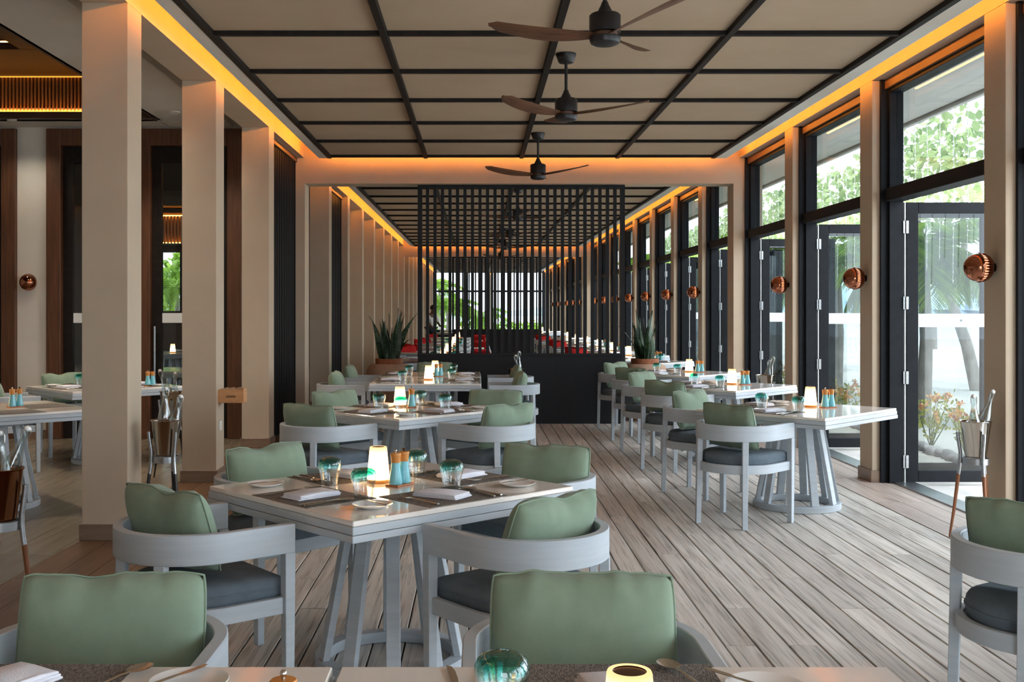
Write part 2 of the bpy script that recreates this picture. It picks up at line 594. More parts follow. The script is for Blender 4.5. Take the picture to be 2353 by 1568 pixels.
# ---- floors
deck = struct('floor', BOX('floor_bed', 'deck_bed', -1.62, 3.12, Y_BACK, 34.0, -0.12, -0.035),
              'weathered pale timber deck running the length of the dining room', 'floor')
PW, GAP = 0.1435, 0.0075
plank_meshes = {}


def plank_mesh(L):
    key = round(L, 2)
    if key not in plank_meshes:
        plank_meshes[key] = BOX('plank', 'deck_wood', 0, PW - GAP, 0, key - 0.003, -0.035, 0.0, bevel=0.0025)
    return plank_meshes[key]


rp = random.Random(3)
ncol = int((3.12 + 1.62) / PW)
stuff = MB()
for i in range(ncol):
    x = -1.62 + i * PW + 0.003
    y = 3.0 + rp.choice([0.0, -0.6, -1.2, -1.8, -2.4])
    y0 = y
    while y < P1 + 0.2:
        L = rp.choice([1.8, 2.4, 2.4, 3.0, 3.0])
        ob('plank', plank_mesh(L), deck, (x, y, rp.uniform(-0.0012, 0.0012)))
        y += L
    for (a, b) in ((Y_BACK, y0), (y, 34.0)):
        q = a
        while q < b - 0.01:
            L = min(rp.choice([2.4, 3.0, 3.6]), b - q)
            stuff.box(x, x + PW - GAP, q, q + L - 0.004, -0.035, 0)
            q += L
o = ob('far_planks', stuff.mesh('far_planks', 'deck_wood'), deck)
o['kind'] = 'stuff'
struct('floor_far', BOX('floor_far', 'grey_tile', XLO, XRO, 34.0, Y_END, -0.12, 0.0), 'plain far floor beyond the second screen', 'floor')


def tile_strip(fl, x0, x1, nx, y0, y1, ny, mname, gap=0.004):
    w, l = (x1 - x0) / nx, (y1 - y0) / ny
    me = BOX('tile', mname, 0, w - gap, 0, l - gap, -0.012, 0.0, bevel=0.0012)
    for i in range(nx):
        off = 0.0
        for j in range(ny):
            ob('tile', me, fl, (x0 + i * w + gap / 2, y0 + j * l + gap / 2 + off, 0))


fb = struct('floor_border', BOX('border_bed', 'tile_bed', -2.62, -1.62, Y_BACK, 34.0, -0.12, -0.004),
            'brown wood-look tile border between deck and pillars', 'floor')
tile_strip(fb, -2.60, -1.62, 5, 2.4, 14.4, 10, 'brown_tile')
m_ = MB().box(-2.60, -1.62, Y_BACK, 2.398, -0.012, 0).box(-2.60, -1.62, 14.402, 34, -0.012, 0)
o = ob('far_tiles', m_.mesh('far_tiles', 'brown_tile'), fb)
o['kind'] = 'stuff'
fw = struct('floor_window_side', BOX('window_bed', 'tile_bed', 3.12, 3.72, Y_BACK, 34.0, -0.12, -0.004),
            'wood-look tile strip along the glass doors, coloured lighter for the daylight on it', 'floor')
tile_strip(fw, 3.12, 3.72, 3, 2.4, 14.4, 10, 'daylit_brown_tile')
m_ = MB().box(3.12, 3.72, Y_BACK, 2.398, -0.012, 0).box(3.12, 3.72, 14.402, 34, -0.012, 0)
o = ob('far_tiles', m_.mesh('far_tiles', 'daylit_brown_tile'), fw)
o['kind'] = 'stuff'
fl = struct('floor_lounge', BOX('lounge_bed', 'tile_bed', -8.6, -2.62, Y_BACK, 12.75, -0.12, -0.004),
            'polished grey-beige wood-look tiles of the lounge behind the pillars', 'floor')
tile_strip(fl, -6.22, -2.62, 12, 3.0, 12.6, 8, 'grey_tile', gap=0.003)
m_ = MB().box(-8.6, -6.222, Y_BACK, 12.6, -0.012, 0).box(-6.22, -2.62, Y_BACK, 2.998, -0.012, 0)
o = ob('far_tiles', m_.mesh('far_tiles', 'grey_tile'), fl)
o['kind'] = 'stuff'
struct('floor_inner_room', BOX('floor_inner', 'grey_tile', -11.2, -2.62, 12.75, 31.0, -0.12, 0.0), 'dim floor behind the lounge glass doors', 'floor')

# ---- roof, beams, soffit
struct('roof', MB().box(XLO, XRO, Y_BACK, Y_END + 0.3, 3.9, 4.05).mesh('roof', 'plaster'), 'plain roof slab above the hung ceilings', 'roof')
for (a, b, nm) in ((Y_BACK, P1, 'front'), (P1 + PT, P2, 'middle'), (P2 + PT, Y_END, 'end')):
    struct('beam', BOX('beam', 'plaster', XLO, XL, a, b, ZB, 3.9), f'plaster beam resting on the pillars of the {nm} room', 'beam')
    struct('beam', BOX('beam', 'plaster', XR, XRO, a, b, ZB, 3.9), f'plaster beam above the window bays of the {nm} room', 'beam')

sof = struct('ceiling_eaves', BOX('eaves', 'soffit', XRO, 4.62, Y_BACK, Y_END, 3.53, 3.6), 'white boarded eaves outside the windows', 'eaves')
spm = BOX('soffit_panel', 'soffit', 0, 0.80, 0, 2.36, 3.505, 3.53, bevel=0.004)
for k in range(-3, 20):
    ob('soffit_panel', spm, sof, (XRO + 0.005, D(k) + 0.15, 0))
ob('fascia_board', BOX('fascia', 'soffit', 4.57, 4.64, Y_BACK, Y_END, 3.47, 3.66, bevel=0.01), sof)

# ---- columns
colL = MB().box(XLO, XL, 0, 0.29, 0, ZB).mesh('column', 'plaster', bevel=0.006, seg=2)
colR = MB().box(XR, 3.685, 0, 0.30, 0, ZB).mesh('column', 'plaster', bevel=0.012, seg=2)
bbL = MB().box(XLO - .014, XL + .014, -.014, 0.304, 0, 0.105).mesh('baseboard', 'base_tile', bevel=0.003)
bbR = MB().box(XR - .014, XR + .075, -.014, 0.314, 0, 0.105).mesh('baseboard', 'base_tile', bevel=0.003)
cl_n = cr_n = 0
for k in range(-5, 21):
    if k in (3, 11):
        continue
    room = 'dining' if k < 3 else ('middle' if k < 11 else 'end')
    o = struct('column', colL, f'square plaster pillar on the lounge side, {ORD[cl_n]} in the row', 'column', (0, D(k), 0))
    ob('baseboard', bbL, o)
    o = struct('column', colR, f'square plaster pillar between window bays, {ORD[cr_n]} in the row', 'column', (0, D(k), 0))
    ob('baseboard', bbR, o)
    cl_n += 1
    cr_n += 1

# ---- portals
for P, nm in ((P1, 'first'), (P2, 'second')):
    m = MB()
    m.box(XLO, XRO, P, P + PT, 3.18, 3.9)
    m.box(XLO, XL + .01, P, P + PT, 0, 3.18)
    m.box(3.37, XRO, P, P + PT, 0, 3.18)
    o = struct('wall_portal', m.mesh('portal', 'plaster'), f'plaster portal frame around the {nm} slatted screen', 'portal')
    ob('baseboard', BOX('baseboard', 'base_tile', XLO - .012, XL + .024, P - .014, P + PT + .014, 0, .105, .003), o)
    ob('baseboard', BOX('baseboard', 'base_tile', 3.356, XRO, P - .014, P + PT + .014, 0, .105, .003), o)

# ---- hung ceilings with battens and cove light
LX = [-1.92, -0.677, 0.565, 1.808, 3.05]
led_n = 0


def hung(y0, y1, ys, name, label):
    global led_n
    a, b = y0 + 0.2, y1 - 0.23
    m = MB().box(-2.06, 3.22, a, b, 3.525, 3.56)
    c = struct(name, m.mesh(name, 'ceiling_panel'), label, 'ceiling')
    ob('border_board', BOX('border', 'plaster_white', -2.06, LX[0] - .02, a, b, ZS, 3.56, .003), c)
    ob('border_board', BOX('border', 'plaster_white', LX[4] + .02, 3.22, a, b, ZS, 3.56, .003), c)
    for x in LX:
        ob('batten', BOX('batten', 'dark_timber', x - .026, x + .026, a, b - 0.001, ZS - .004, 3.525, .003), c)
    tb = [BOX('batten', 'dark_timber', LX[i] + .027, LX[i + 1] - .027, -.025, .025, ZS, 3.525, .003) for i in range(4)]
    ys = [q for q in ys if a <= q <= b]
    if not ys or b - ys[-1] > 0.2:
        ys.append(b - .03)
    for q in ys:
        for t in tb:
            ob('batten', t, c, (0, q, 0))
    edges = [a] + ys
    cache = {}
    for j in range(len(edges) - 1):
        s0 = edges[j] + (.026 if j else 0)
        s1 = edges[j + 1] - .026
        if s1 - s0 < 0.05:
            continue
        for i in range(4):
            key = (i, round(s1 - s0, 3))
            if key not in cache:
                cache[key] = BOX('panel', 'ceiling_panel', LX[i] + .028, LX[i + 1] - .028, 0, s1 - s0, 3.512, 3.526)
            ob('panel', cache[key], c, (0, s0, 0))
    L = b - a
    strips = [(BOX('led', 'led_warm', -2.05, -2.035, a + .05, b - .1, 3.563, 3.578), 'lounge side'),
              (BOX('led', 'led_warm', 3.195, 3.21, a + .05, b - .1, 3.563, 3.578), 'window side'),
              (BOX('led', 'led_warm', -2.0, 3.16, b - .03, b - .015, 3.563, 3.578), 'portal end')]
    for me, side in strips:
        thing('led_strip', me, f'warm amber light strip hidden in the ceiling cove, {side} of the {label.split()[0]} ceiling', 'light strip', (0, 0, 0))
    return c


hung(Y_BACK, P1, [13.8 - 1.22 * i for i in range(15, -1, -1)], 'ceiling_front', 'front hung ceiling of beige panels and dark battens')
hung(P1 + PT, P2, [14.9 + 1.25 * i for i in range(15)], 'ceiling_middle', 'middle hung ceiling of beige panels seen past the slatted screen')
hung(P2 + PT, Y_END, [33.9 + 1.25 * i for i in range(18)], 'ceiling_end', 'rearmost hung ceiling of beige panels near the end windows')

# ---- window bays and open door leaves along the garden side
JX0, JX1 = 3.515, 3.70
wk = {}


def bay_kit(L, full):
    key = (round(L, 2), full)
    if key in wk:
        return wk[key]
    parts = []
    for (a, b) in ((0, 1), (L, -1)):
        m = MB()
        m.box(JX0, 3.585, min(a, a + b * .03), max(a, a + b * .03), 0, ZB)
        m.box(3.578, JX1, min(a, a + b * .065), max(a, a + b * .065), 0, ZB)
        parts.append(('jamb', m.mesh('jamb', 'frame_dark', bevel=.003)))
    parts.append(('head', BOX('head', 'head_timber', 3.55, 3.66, .03, L - .03, 3.435, ZB, .003)))
    parts.append(('head_rail', BOX('head_rail', 'frame_dark', 3.58, JX1, .065, L - .065, 3.40, 3.435, .003)))
    parts.append(('transom', BOX('transom', 'frame_dark', 3.545, JX1 + .01, .03, L - .03, 2.455, 2.565, .004)))
    parts.append(('pane', BOX('pane', 'pane_glass', 3.64, 3.648, .065, L - .065, 2.565, 3.40)))
    parts.append(('threshold', BOX('threshold', 'brushed', 3.62, 3.80, .065, L - .065, -.02, .012)))
    wk[key] = parts
    return parts


dk = {}


def leaf_kit(w, full):
    """door leaf along +X from the hinge, thickness along Y"""
    key = (round(w, 2), full)
    if key in dk:
        return dk[key]
    t0, t1, z0, z1 = -.022, .022, .012, 2.445
    st, rl = .105, .095
    parts = [('stile', BOX('stile', 'frame_dark', 0, st, t0, t1, z0, z1, .003)),
             ('stile', BOX('stile', 'frame_dark', w - st, w, t0, t1, z0, z1, .003)),
             ('rail', BOX('rail', 'frame_dark', st, w - st, t0, t1, z1 - rl, z1, .003)),
             ('rail', BOX('rail', 'frame_dark', st, w - st, t0, t1, z0, z0 + .10, .003))]
    band = BOX('band', 'sticker', st, w - st, -.0052, -.0042, 1.36, 1.475)
    cx = w / 2
    mk = MB().add([(cx - .014, -.0058, 1.417), (cx, -.0058, 1.403), (cx + .014, -.0058, 1.417), (cx, -.0058, 1.431)], [(0, 1, 2, 3)])
    subs = [('frosted_band', band)]
    if full:
        subs.append(('diamond_mark', mk.mesh('mark', 'sticker_mark')))
    parts.append(('pane', BOX('pane', 'door_glass', st, w - st, -.004, .004, z0 + .10, z1 - rl), subs))
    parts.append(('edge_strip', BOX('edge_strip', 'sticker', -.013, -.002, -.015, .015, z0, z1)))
    if full:
        h = MB().box(-.03, .018, -.030, -.022, -.055, .055)
        h.lathe([(.007, -.055), (.007, .055)], 8, c=(-.006, -.034, 0))
        hm = h.mesh('hinge', 'brushed', bevel=.001)
        for z in (2.23, 1.57, .92, .19):
            parts.append(('hinge', hm, [], (0, 0, z)))
    dk[key] = parts
    return parts


wn_i = dn_i = 0
for k in range(-5, 20):
    y0 = D(k) + (PT if k in (3, 11) else .30)
    y1 = D(k + 1)
    L = y1 - y0
    full = -1 <= k <= 6
    wn_i += 1
    if k >= 12 and k % 2:      # the far bays are a few pixels wide: frame only every bay, leaves every other
        pass
    w = thing(f'window_{wn_i}', bay_kit(L, full), f'dark framed window bay with transom light, {ORD[wn_i - 1]} along the garden side', 'window', (0, y0, 0))
    w['kind'] = 'structure'
    lw = (L - .13) / 2 - .005
    for (yy, nm) in ((y0 + .10, 'near'), (y1 - .045, 'far')):
        if k < 0 and nm == 'near':
            continue
        dn_i += 1
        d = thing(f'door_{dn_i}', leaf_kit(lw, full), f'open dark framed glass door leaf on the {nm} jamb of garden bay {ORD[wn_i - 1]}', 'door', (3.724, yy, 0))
        d['kind'] = 'structure'

# ---- wall behind the camera, end window wall, wall behind the far pillars
m = MB()
m.box(-8.6, XLO, Y_BACK - .2, Y_BACK, 0, 4.9)
m.box(XLO, XRO, Y_BACK - .2, Y_BACK, 3.2, 4.05)
m.box(XLO, -.4, Y_BACK - .2, Y_BACK, 0, 3.2).box(2.4, XRO, Y_BACK - .2, Y_BACK, 0, 3.2)  # unseen opening, its width set by the daylight wanted from behind
struct('wall_back', m.mesh('wall_back', 'plaster'), 'plaster wall with a wide opening behind the viewer', 'wall')
struct('wall_left', BOX('wall_left', 'plaster', -2.75, -2.62, D(5), Y_END, 0, 3.9), 'plaster wall behind the far row of pillars', 'wall')
m = MB()
m.box(XLO, XRO, Y_END, Y_END + .2, 3.5, 4.0).box(XLO, XRO, Y_END, Y_END + .2, 0, .45)
m.box(XLO, -2.2, Y_END, Y_END + .2, .45, 3.5).box(3.4, XRO, Y_END, Y_END + .2, .45, 3.5)
struct('wall_end', m.mesh('wall_end', 'frame_dark'), 'dark end wall framing the distant windows', 'wall')
for i, (a, b) in enumerate(((-2.2, -.55), (-.55, .62), (.75, 2.05), (2.05, 3.4))):
    wn_i += 1
    fr = .05
    parts = [('jamb', BOX('jamb', 'frame_dark', a, a + fr, 0, .1, .45, 3.5)), ('jamb', BOX('jamb', 'frame_dark', b - fr, b, 0, .1, .45, 3.5)),
             ('transom', BOX('transom', 'frame_dark', a + fr, b - fr, 0, .1, 2.48, 2.58)),
             ('sill_rail', BOX('sill_rail', 'frame_dark', a + fr, b - fr, 0, .1, .45, .52)),
             ('pane', BOX('pane', 'pane_glass', a + fr, b - fr, .04, .05, .52, 3.5))]
    w = thing(f'window_{wn_i}', parts, f'{ORD[i]} dark framed end window far beyond the screens', 'window', (0, Y_END + .02, 0))
    w['kind'] = 'structure'
struct('column_end', BOX('column_end', 'plaster_white', .62, .75, Y_END - .05, Y_END + .1, 0, 3.5), 'slim white post between the end windows', 'column')

# ---- lounge behind the left pillars
m = MB()
m.box(-3.64, -2.87, Y_BACK, 12.6, 3.66, 3.78)
m.box(-8.6, -3.64, 11.98, 12.6, 3.66, 3.78)
m.box(-8.6, -3.64, Y_BACK, 5.0, 3.66, 3.78)
lc = struct('ceiling_lounge', m.mesh('lounge_ceiling', 'lounge_ceiling', bevel=.03, seg=3), 'white plaster lounge ceiling around a timber coffer', 'ceiling')
struct('ceiling_recess', BOX('recess', 'lounge_ceiling', -2.9, XLO, Y_BACK, 12.6, 3.76, 3.84), 'narrow raised ceiling recess beside the pillar beam', 'ceiling')
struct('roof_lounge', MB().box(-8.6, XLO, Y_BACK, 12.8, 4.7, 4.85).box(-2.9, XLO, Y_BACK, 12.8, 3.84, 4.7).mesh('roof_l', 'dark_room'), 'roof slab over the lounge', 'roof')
cf = struct('ceiling_coffer', MB().box(-8.6, -3.64, 5.0, 12.1, 4.45, 4.5).box(-8.6, -3.64, 12.12, 12.18, 3.66, 4.5).box(-3.64, -3.58, 5.0, 12.1, 3.66, 4.5)
            .mesh('coffer', 'coffer_wood'), 'timber ceiling coffer with a backlit slatted frieze', 'ceiling')
ob('trim_board', BOX('trim_board', 'coffer_wood', -8.6, -3.60, 11.94, 12.02, 3.655, 3.725, .004), cf)
ob('soffit_board', BOX('soffit_board', 'coffer_wood', -8.6, -3.64, 10.75, 11.96, 4.13, 4.2, .004), cf)
ob('soffit_board', BOX('soffit_board', 'coffer_wood', -4.6, -3.64, 5.0, 10.75, 4.13, 4.2, .004), cf)
ob('backing_board', BOX('backing_board', 'leg_black', -8.6, -3.64, 12.06, 12.12, 3.66, 4.2), cf)
sm = BOX('slat', 'slat_wood', -.009, .009, -.02, .02, 3.72, 4.12)
for i in range(122):
    ob('slat', sm, cf, (-8.56 + i * .0405, 12.0, 0))
thing('led_strip', BOX('led', 'led_coffer', -8.5, -3.66, 11.964, 11.974, 3.7252, 3.7275), 'amber light strip before the foot of the slatted coffer frieze', 'light strip', (0, 0, 0))
thing('led_strip', BOX('led', 'led_line', -8.5, -3.66, 11.962, 11.978, 4.115, 4.126), 'amber light strip above the slatted coffer frieze', 'light strip', (0, 0, 0))
thing('led_strip', BOX('led', 'led_coffer', -8.4, -4.7, 10.80, 10.82, 4.21, 4.225), 'amber light strip on the upper ledge of the timber coffer', 'light strip', (0, 0, 0))
m = MB().lathe([(.055, 0), (.055, .012), (.045, .012), (.045, .004), (.0, .004)], 20, caps=(False, False))
_dl = [('ring', m.mesh('ring', 'plaster_white', smooth=40)), ('lens', MB().lathe([(.0, .006), (.044, .006)], 20, caps=(False, False)).mesh('lens', 'downlight_glow'))]
for i, (x, y) in enumerate(((-3.28, 11.6), (-3.28, 9.2), (-5.25, 12.06), (-4.1, 10.2), (-4.1, 8.2))):  # first lamp is real, the rest are added fill for the dim lounge
    d = thing('downlight', _dl, ['small round recessed downlight in the lounge ceiling', 'added fill downlight above the lounge table by the doors', 'added fill downlight above the globe lamp of the white lounge pier',
              'added fill downlight in the coffer border beside the lounge tables', 'added fill downlight in the coffer border nearer the viewer'][i], 'downlight', (x, y, 3.648 if i not in (3, 4) else 4.12))
    li = bpy.data.lights.new('downlight_beam', 'SPOT')
    li.energy = (70, 70, 18, 80, 60)[i]
    li.color = (1.0, 0.86, 0.68)
    li.spot_size = math.radians(125)
    li.spot_blend = 0.7
    li.shadow_soft_size = 0.05
    lo = bpy.data.objects.new('beam_source', li)
    COL.objects.link(lo)
    lo.parent = d
    lo.location = (0, 0, -.01)

struct('wall_lounge_side', BOX('wall_ls', 'plaster_white', -8.8, -8.6, Y_BACK, 12.6, 0, 4.8), 'plaster wall along the far side of the lounge', 'wall')
# back wall of the lounge with three timber framed glass doors
DOORS = [(-6.75, -5.42), (-5.06, -4.37), (-4.01, -2.77)]
m = MB()
m.box(-8.6, XLO, 12.6, 12.75, 3.645, 4.8)
for a, b in ((-8.6, -6.75), (-5.42, -5.06), (-4.37, -4.01), (-2.77, XLO - .01)):
    m.box(a, b, 12.6, 12.75, 0, 3.645)
wb = struct('wall_lounge', m.mesh('wall_lounge', 'plaster_white'), 'white plaster piers of the lounge end wall', 'wall')
for a, b in ((-5.42, -5.06), (-4.37, -4.01)):
    ob('baseboard', BOX('baseboard', 'base_tile', a, b, 12.585, 12.6, 0, .1), wb)
for i, (a, b) in enumerate(DOORS):
    dn_i += 1
    w = b - a
    j, s = .17, .115
    parts = [('jamb', BOX('jamb', 'brown_timber', 0, j, -.06, .16, 0, 3.64, .006)), ('jamb', BOX('jamb', 'brown_timber', w - j, w, -.06, .16, 0, 3.64, .006)),
             ('head', BOX('head', 'brown_timber', j, w - j, -.06, .16, 3.44, 3.64, .006)),
             ('stile', BOX('stile', 'dark_timber', j, j + s, .02, .08, 0, 3.44, .004)), ('stile', BOX('stile', 'dark_timber', w - j - s, w - j, .02, .08, 0, 3.44, .004)),
             ('rail', BOX('rail', 'dark_timber', j + s, w - j - s, .02, .08, 3.24, 3.44, .004)), ('rail', BOX('rail', 'dark_timber', j + s, w - j - s, .02, .08, 0, .2, .004)),
             ('pane', BOX('pane', 'lounge_glass', j + s, w - j - s, .045, .053, .2, 3.24),
              [('frosted_band', BOX('band', 'sticker', j + s, w - j - s, .040, .042, 1.36, 1.475))])]
    if i == 2:
        h = MB().tube([(j + .05, -.05, .58), (j + .05, -.05, 1.32)], .014, 10)
        h.tube([(j + .05, -.05, .65), (j + .05, .03, .65)], .008, 8).tube([(j + .05, -.05, 1.25), (j + .05, .03, 1.25)], .008, 8)
        parts.append(('handle', h.mesh('handle', 'brushed', smooth=50)))
    d = thing(f'door_{dn_i}', parts, ['brown timber framed glass door at the picture edge of the lounge', 'brown timber framed glass door beside the globe wall lamp',
                                      'brown timber framed glass door with a tall steel pull handle'][i], 'door', (a, 12.6, 0))
    d['kind'] = 'structure'
# room behind those doors
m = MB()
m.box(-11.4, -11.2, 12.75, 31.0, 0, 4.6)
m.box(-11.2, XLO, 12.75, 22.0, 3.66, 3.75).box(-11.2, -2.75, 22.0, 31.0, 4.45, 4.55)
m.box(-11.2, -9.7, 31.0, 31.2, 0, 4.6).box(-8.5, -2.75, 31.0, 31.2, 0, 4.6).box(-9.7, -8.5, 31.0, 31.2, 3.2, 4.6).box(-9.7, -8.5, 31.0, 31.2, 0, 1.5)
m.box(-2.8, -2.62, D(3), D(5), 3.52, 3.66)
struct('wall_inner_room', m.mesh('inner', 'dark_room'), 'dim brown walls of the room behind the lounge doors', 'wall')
wn_i += 1
w = thing(f'window_{wn_i}', [('jamb', BOX('jamb', 'frame_dark', -9.75, -9.65, 30.9, 31.0, 1.5, 3.2)), ('jamb', BOX('jamb', 'frame_dark', -8.6, -8.5, 30.9, 31.0, 1.5, 3.2)),
                             ('pane', BOX('pane', 'pane_glass', -9.65, -8.6, 30.95, 30.96, 1.5, 3.2))],
          'garden window of the room behind the lounge doors', 'window', (0, 0, 0))
w['kind'] = 'structure'
lp = [('backing', BOX('backing', 'coffer_wood', -10.6, -7.2, 30.5, 30.56, 3.42, 4.3)),
      ('glow_strip', BOX('glow', 'led_coffer', -10.5, -7.3, 30.44, 30.46, 3.43, 3.45)), ('glow_strip', BOX('glow', 'led_coffer', -10.5, -7.3, 30.44, 30.46, 4.2, 4.22)),
      ('shelf', BOX('shelf', 'coffer_wood', -10.6, -7.2, 30.34, 30.5, 3.38, 3.42))]
s2 = BOX('slat', 'slat_wood', -.02, .02, -.02, .02, 3.42, 4.2)
for i in range(34):
    lp.append(('slat', s2, [], (-10.5 + i * .095, 30.38, 0)))
thing('slatted_light_panel', lp, 'backlit amber slatted panel seen through the lounge door glass', 'light panel', (0, 0, 0))

# ---- slatted screens
def louver(y0, y1, label):
    n = int((y1 - y0) / .112)
    parts = [('head_board', BOX('head_board', 'head_timber', -2.52, -2.38, y0, y1, 3.46, ZB, .003)),
             ('end_post', BOX('end_post', 'screen_black', -2.47, -2.40, y0, y0 + .05, 0, 3.46)), ('end_post', BOX('end_post', 'screen_black', -2.47, -2.40, y1 - .05, y1, 0, 3.46)),
             ('pane', BOX('pane', 'lounge_glass', -2.53, -2.522, y0, y1, 0, 3.46))]
    for z in (1.36, 2.08, 0.02):
        parts.append(('rail', BOX('rail', 'frame_dark', -2.50, -2.465, y0 + .05, y1 - .05, z, z + .055)))
    sl = BOX('slat', 'screen_black', -2.46, -2.41, -.02, .02, 0.0, 3.46)
    for i in range(1, n):
        parts.append(('slat', sl, [], (0, y0 + (y1 - y0) * i / n, 0)))
    thing('louver_screen', parts, label, 'screen', (0, 0, 0))


louver(D(2) + .292, D(3) - .002, 'black vertical louver screen between pillar and portal')
louver(D(4) + .292, D(5) - .002, 'black vertical louver screen in the middle room')


def divider(y, label, n=28):
    x0, x1 = -.80, 1.955
    parts = [('base_panel', BOX('base_panel', 'screen_black', x0, x1, -.03, .03, 0, .93, .004)),
             ('top_rail', BOX('top_rail', 'screen_black', x0, x1, -.03, .03, 3.14, 3.178)),
             ('bottom_rail', BOX('bottom_rail', 'screen_black', x0 - .002, x1 + .002, -.036, .036, .90, .935, .003))]
    end = BOX('end_post', 'screen_black', -.03, .03, -.032, .032, .935, 3.14)
    sl = BOX('slat', 'screen_black', -.021, .021, -.026, .026, .935, 3.14)
    for i in range(n):
        x = x0 + .03 + (x1 - x0 - .06) * i / (n - 1)
        parts.append(('end_post', end, [], (x, 0, 0)) if i in (0, n - 1) else ('slat', sl, [], (x, 0, 0)))
    parts.append(('end_post', BOX('end_post', 'screen_black', x0, x0 + .05, -.035, .035, 0, .9)))
    parts.append(('end_post', BOX('end_post', 'screen_black', x1 - .05, x1, -.035, .035, 0, .9)))
    thing('slatted_screen', parts, label, 'screen', (0, y, 0))


divider(P1 + .15, 'tall black slatted room divider with a solid lower panel')
divider(P2 + .15, 'distant black slatted divider seen through the first one')

# ================================================================== KITS
# ---- armchair with a bent flat arm-and-back rail
def dpath(R, yf, yc, n=26):
    pts = [(R, yf), (R, (yf + yc) / 2), (R, yc)]
    pts += [(R * math.cos(a), yc + R * math.sin(a)) for a in [-PI * i / n for i in range(1, n)]]
    pts += [(-R, yc), (-R, (yf + yc) / 2), (-R, yf)]
    return pts


def chair_kit(paint, seatm):
    yc = -.03
    rail = MB().wallband(dpath(.297, .232, yc), dpath(.262, .232, yc), .600, .708).mesh('rail', paint, smooth=35, bevel=.003)
    parts = [('arm_rail', rail)]
    for s in (-1, 1):
        m = MB().bar((s * .276, .211, 0), (s * .276, .211, .601), .034, .034, .042, .042, up=(0, 1, 0))
        parts.append(('leg', m.mesh('leg', paint, bevel=.002)))
    for s in (-1, 1):
        a = math.radians(-90 + s * 41)
        c, sn = math.cos(a), math.sin(a)
        p0 = (c * .285, yc + sn * .285 - .01, 0)
        p1 = (c * .279, yc + sn * .279, .601)
        m = MB().bar(p0, p1, .034, .034, .042, .038, up=(-c, -sn, 0))
        parts.append(('leg', m.mesh('leg', paint, bevel=.002)))
    ap = MB().wallband(dpath(.280, .192, yc), dpath(.254, .192, yc), .375, .437)
    parts.append(('seat_rail', ap.mesh('seat_rail', paint, smooth=35, bevel=.002)))
    parts.append(('front_rail', BOX('front_rail', paint, -.256, .256, .187, .217, .375, .437, .002)))
    parts.append(('seat_board', MB().prism(dpath(.253, .188, yc), .405, .425).mesh('seat_board', paint)))
    rings = []
    for z, ins in ((.4265, .012), (.432, .002), (.448, 0), (.470, -.001), (.492, .002), (.504, .010), (.512, .028), (.515, .06), (.517, .12)):
        rings.append([(x, y, z) for x, y in dpath(.249 - ins, .216 - ins, yc)])
    cm = MB().layers(rings).mesh('cushion', seatm, smooth=60)
    pipe = MB().tube([(x, y, .470) for x, y in dpath(.2505, .2175, yc)], .004, 6).mesh('piping', seatm, smooth=60)
    parts.append(('seat_cushion', cm, [('piping', pipe)]))
    return parts


CHAIR = chair_kit('chair_paint', 'seat_grey')


# ---- back pillow
def pillow_kit(seed, material, w=.455, h=.322, t=.135, dent=0.0, tuck=0.0):
    r = random.Random(seed)
    wr = [(r.uniform(-.85, .85), r.uniform(.05, .11), r.uniform(-.016, .016), r.uniform(-.3, .3)) for _ in range(13)]
    dents = [(r.uniform(-.35, .35), dent)]
    nu, nv = 30, 20

    def surf(side):
        def fn(a, b):
            u, v = 2 * a - 1, 2 * b - 1
            e = (max(0, 1 - abs(u) ** 3.2) * max(0, 1 - abs(v) ** 3.0))
            y = side * t / 2 * e ** .48
            x = w / 2 * u * (1 - .03 * v ** 4 * u * u)
            z = h / 2 * v * (1 - .05 * u ** 6 * v * v)
            for (c, sg, am, sl) in wr:
                q = math.exp(-((u - c - sl * (1 - v)) / sg) ** 2) * max(0, abs(v)) ** 3
                y += side * am * .6 * q * (1 - v ** 8)
                z += am * .22 * q * v
            for (c, dd) in dents:
                z -= dd * math.exp(-((u - c) / .32) ** 2) * max(0, v) ** 2
                y -= side * dd * .35 * math.exp(-((u - c) / .22) ** 2) * max(0, v)
            y += tuck * (1 - u * u) * .0
            return (x, y, z)
        return fn
    m = MB().grid(surf(1), nu, nv).grid(surf(-1), nu, nv)
    me = m.mesh('pillow', material, smooth=179, fix=False)
    bm = bmesh.new()
    bm.from_mesh(me)
    bmesh.ops.remove_doubles(bm, verts=bm.verts, dist=.0004)
    bmesh.ops.recalc_face_normals(bm, faces=bm.faces)
    bm.to_mesh(me)
    bm.free()
    for p in me.polygons:
        p.use_smooth = True
    f = surf(1)
    ring = [f(i / nu, 0) for i in range(nu)] + [f(1, j / nv) for j in range(nv)] + [f(1 - i / nu, 1) for i in range(nu)] + [f(0, 1 - j / nv) for j in range(nv + 1)]
    pipe = MB().tube(ring, .0035, 6, caps=False).mesh('piping', material, smooth=80)
    return [('cover', me), ('piping', pipe)]


PILLOWS = [pillow_kit(11, 'cushion_green', dent=.01), pillow_kit(12, 'cushion_green', dent=.022, t=.155), pillow_kit(13, 'cushion_green', dent=.0, t=.125),
           pillow_kit(14, 'cushion_green', dent=.015, t=.155)]
REDS = [pillow_kit(21, 'cushion_red', dent=.02), pillow_kit(22, 'cushion_red', dent=.04)]


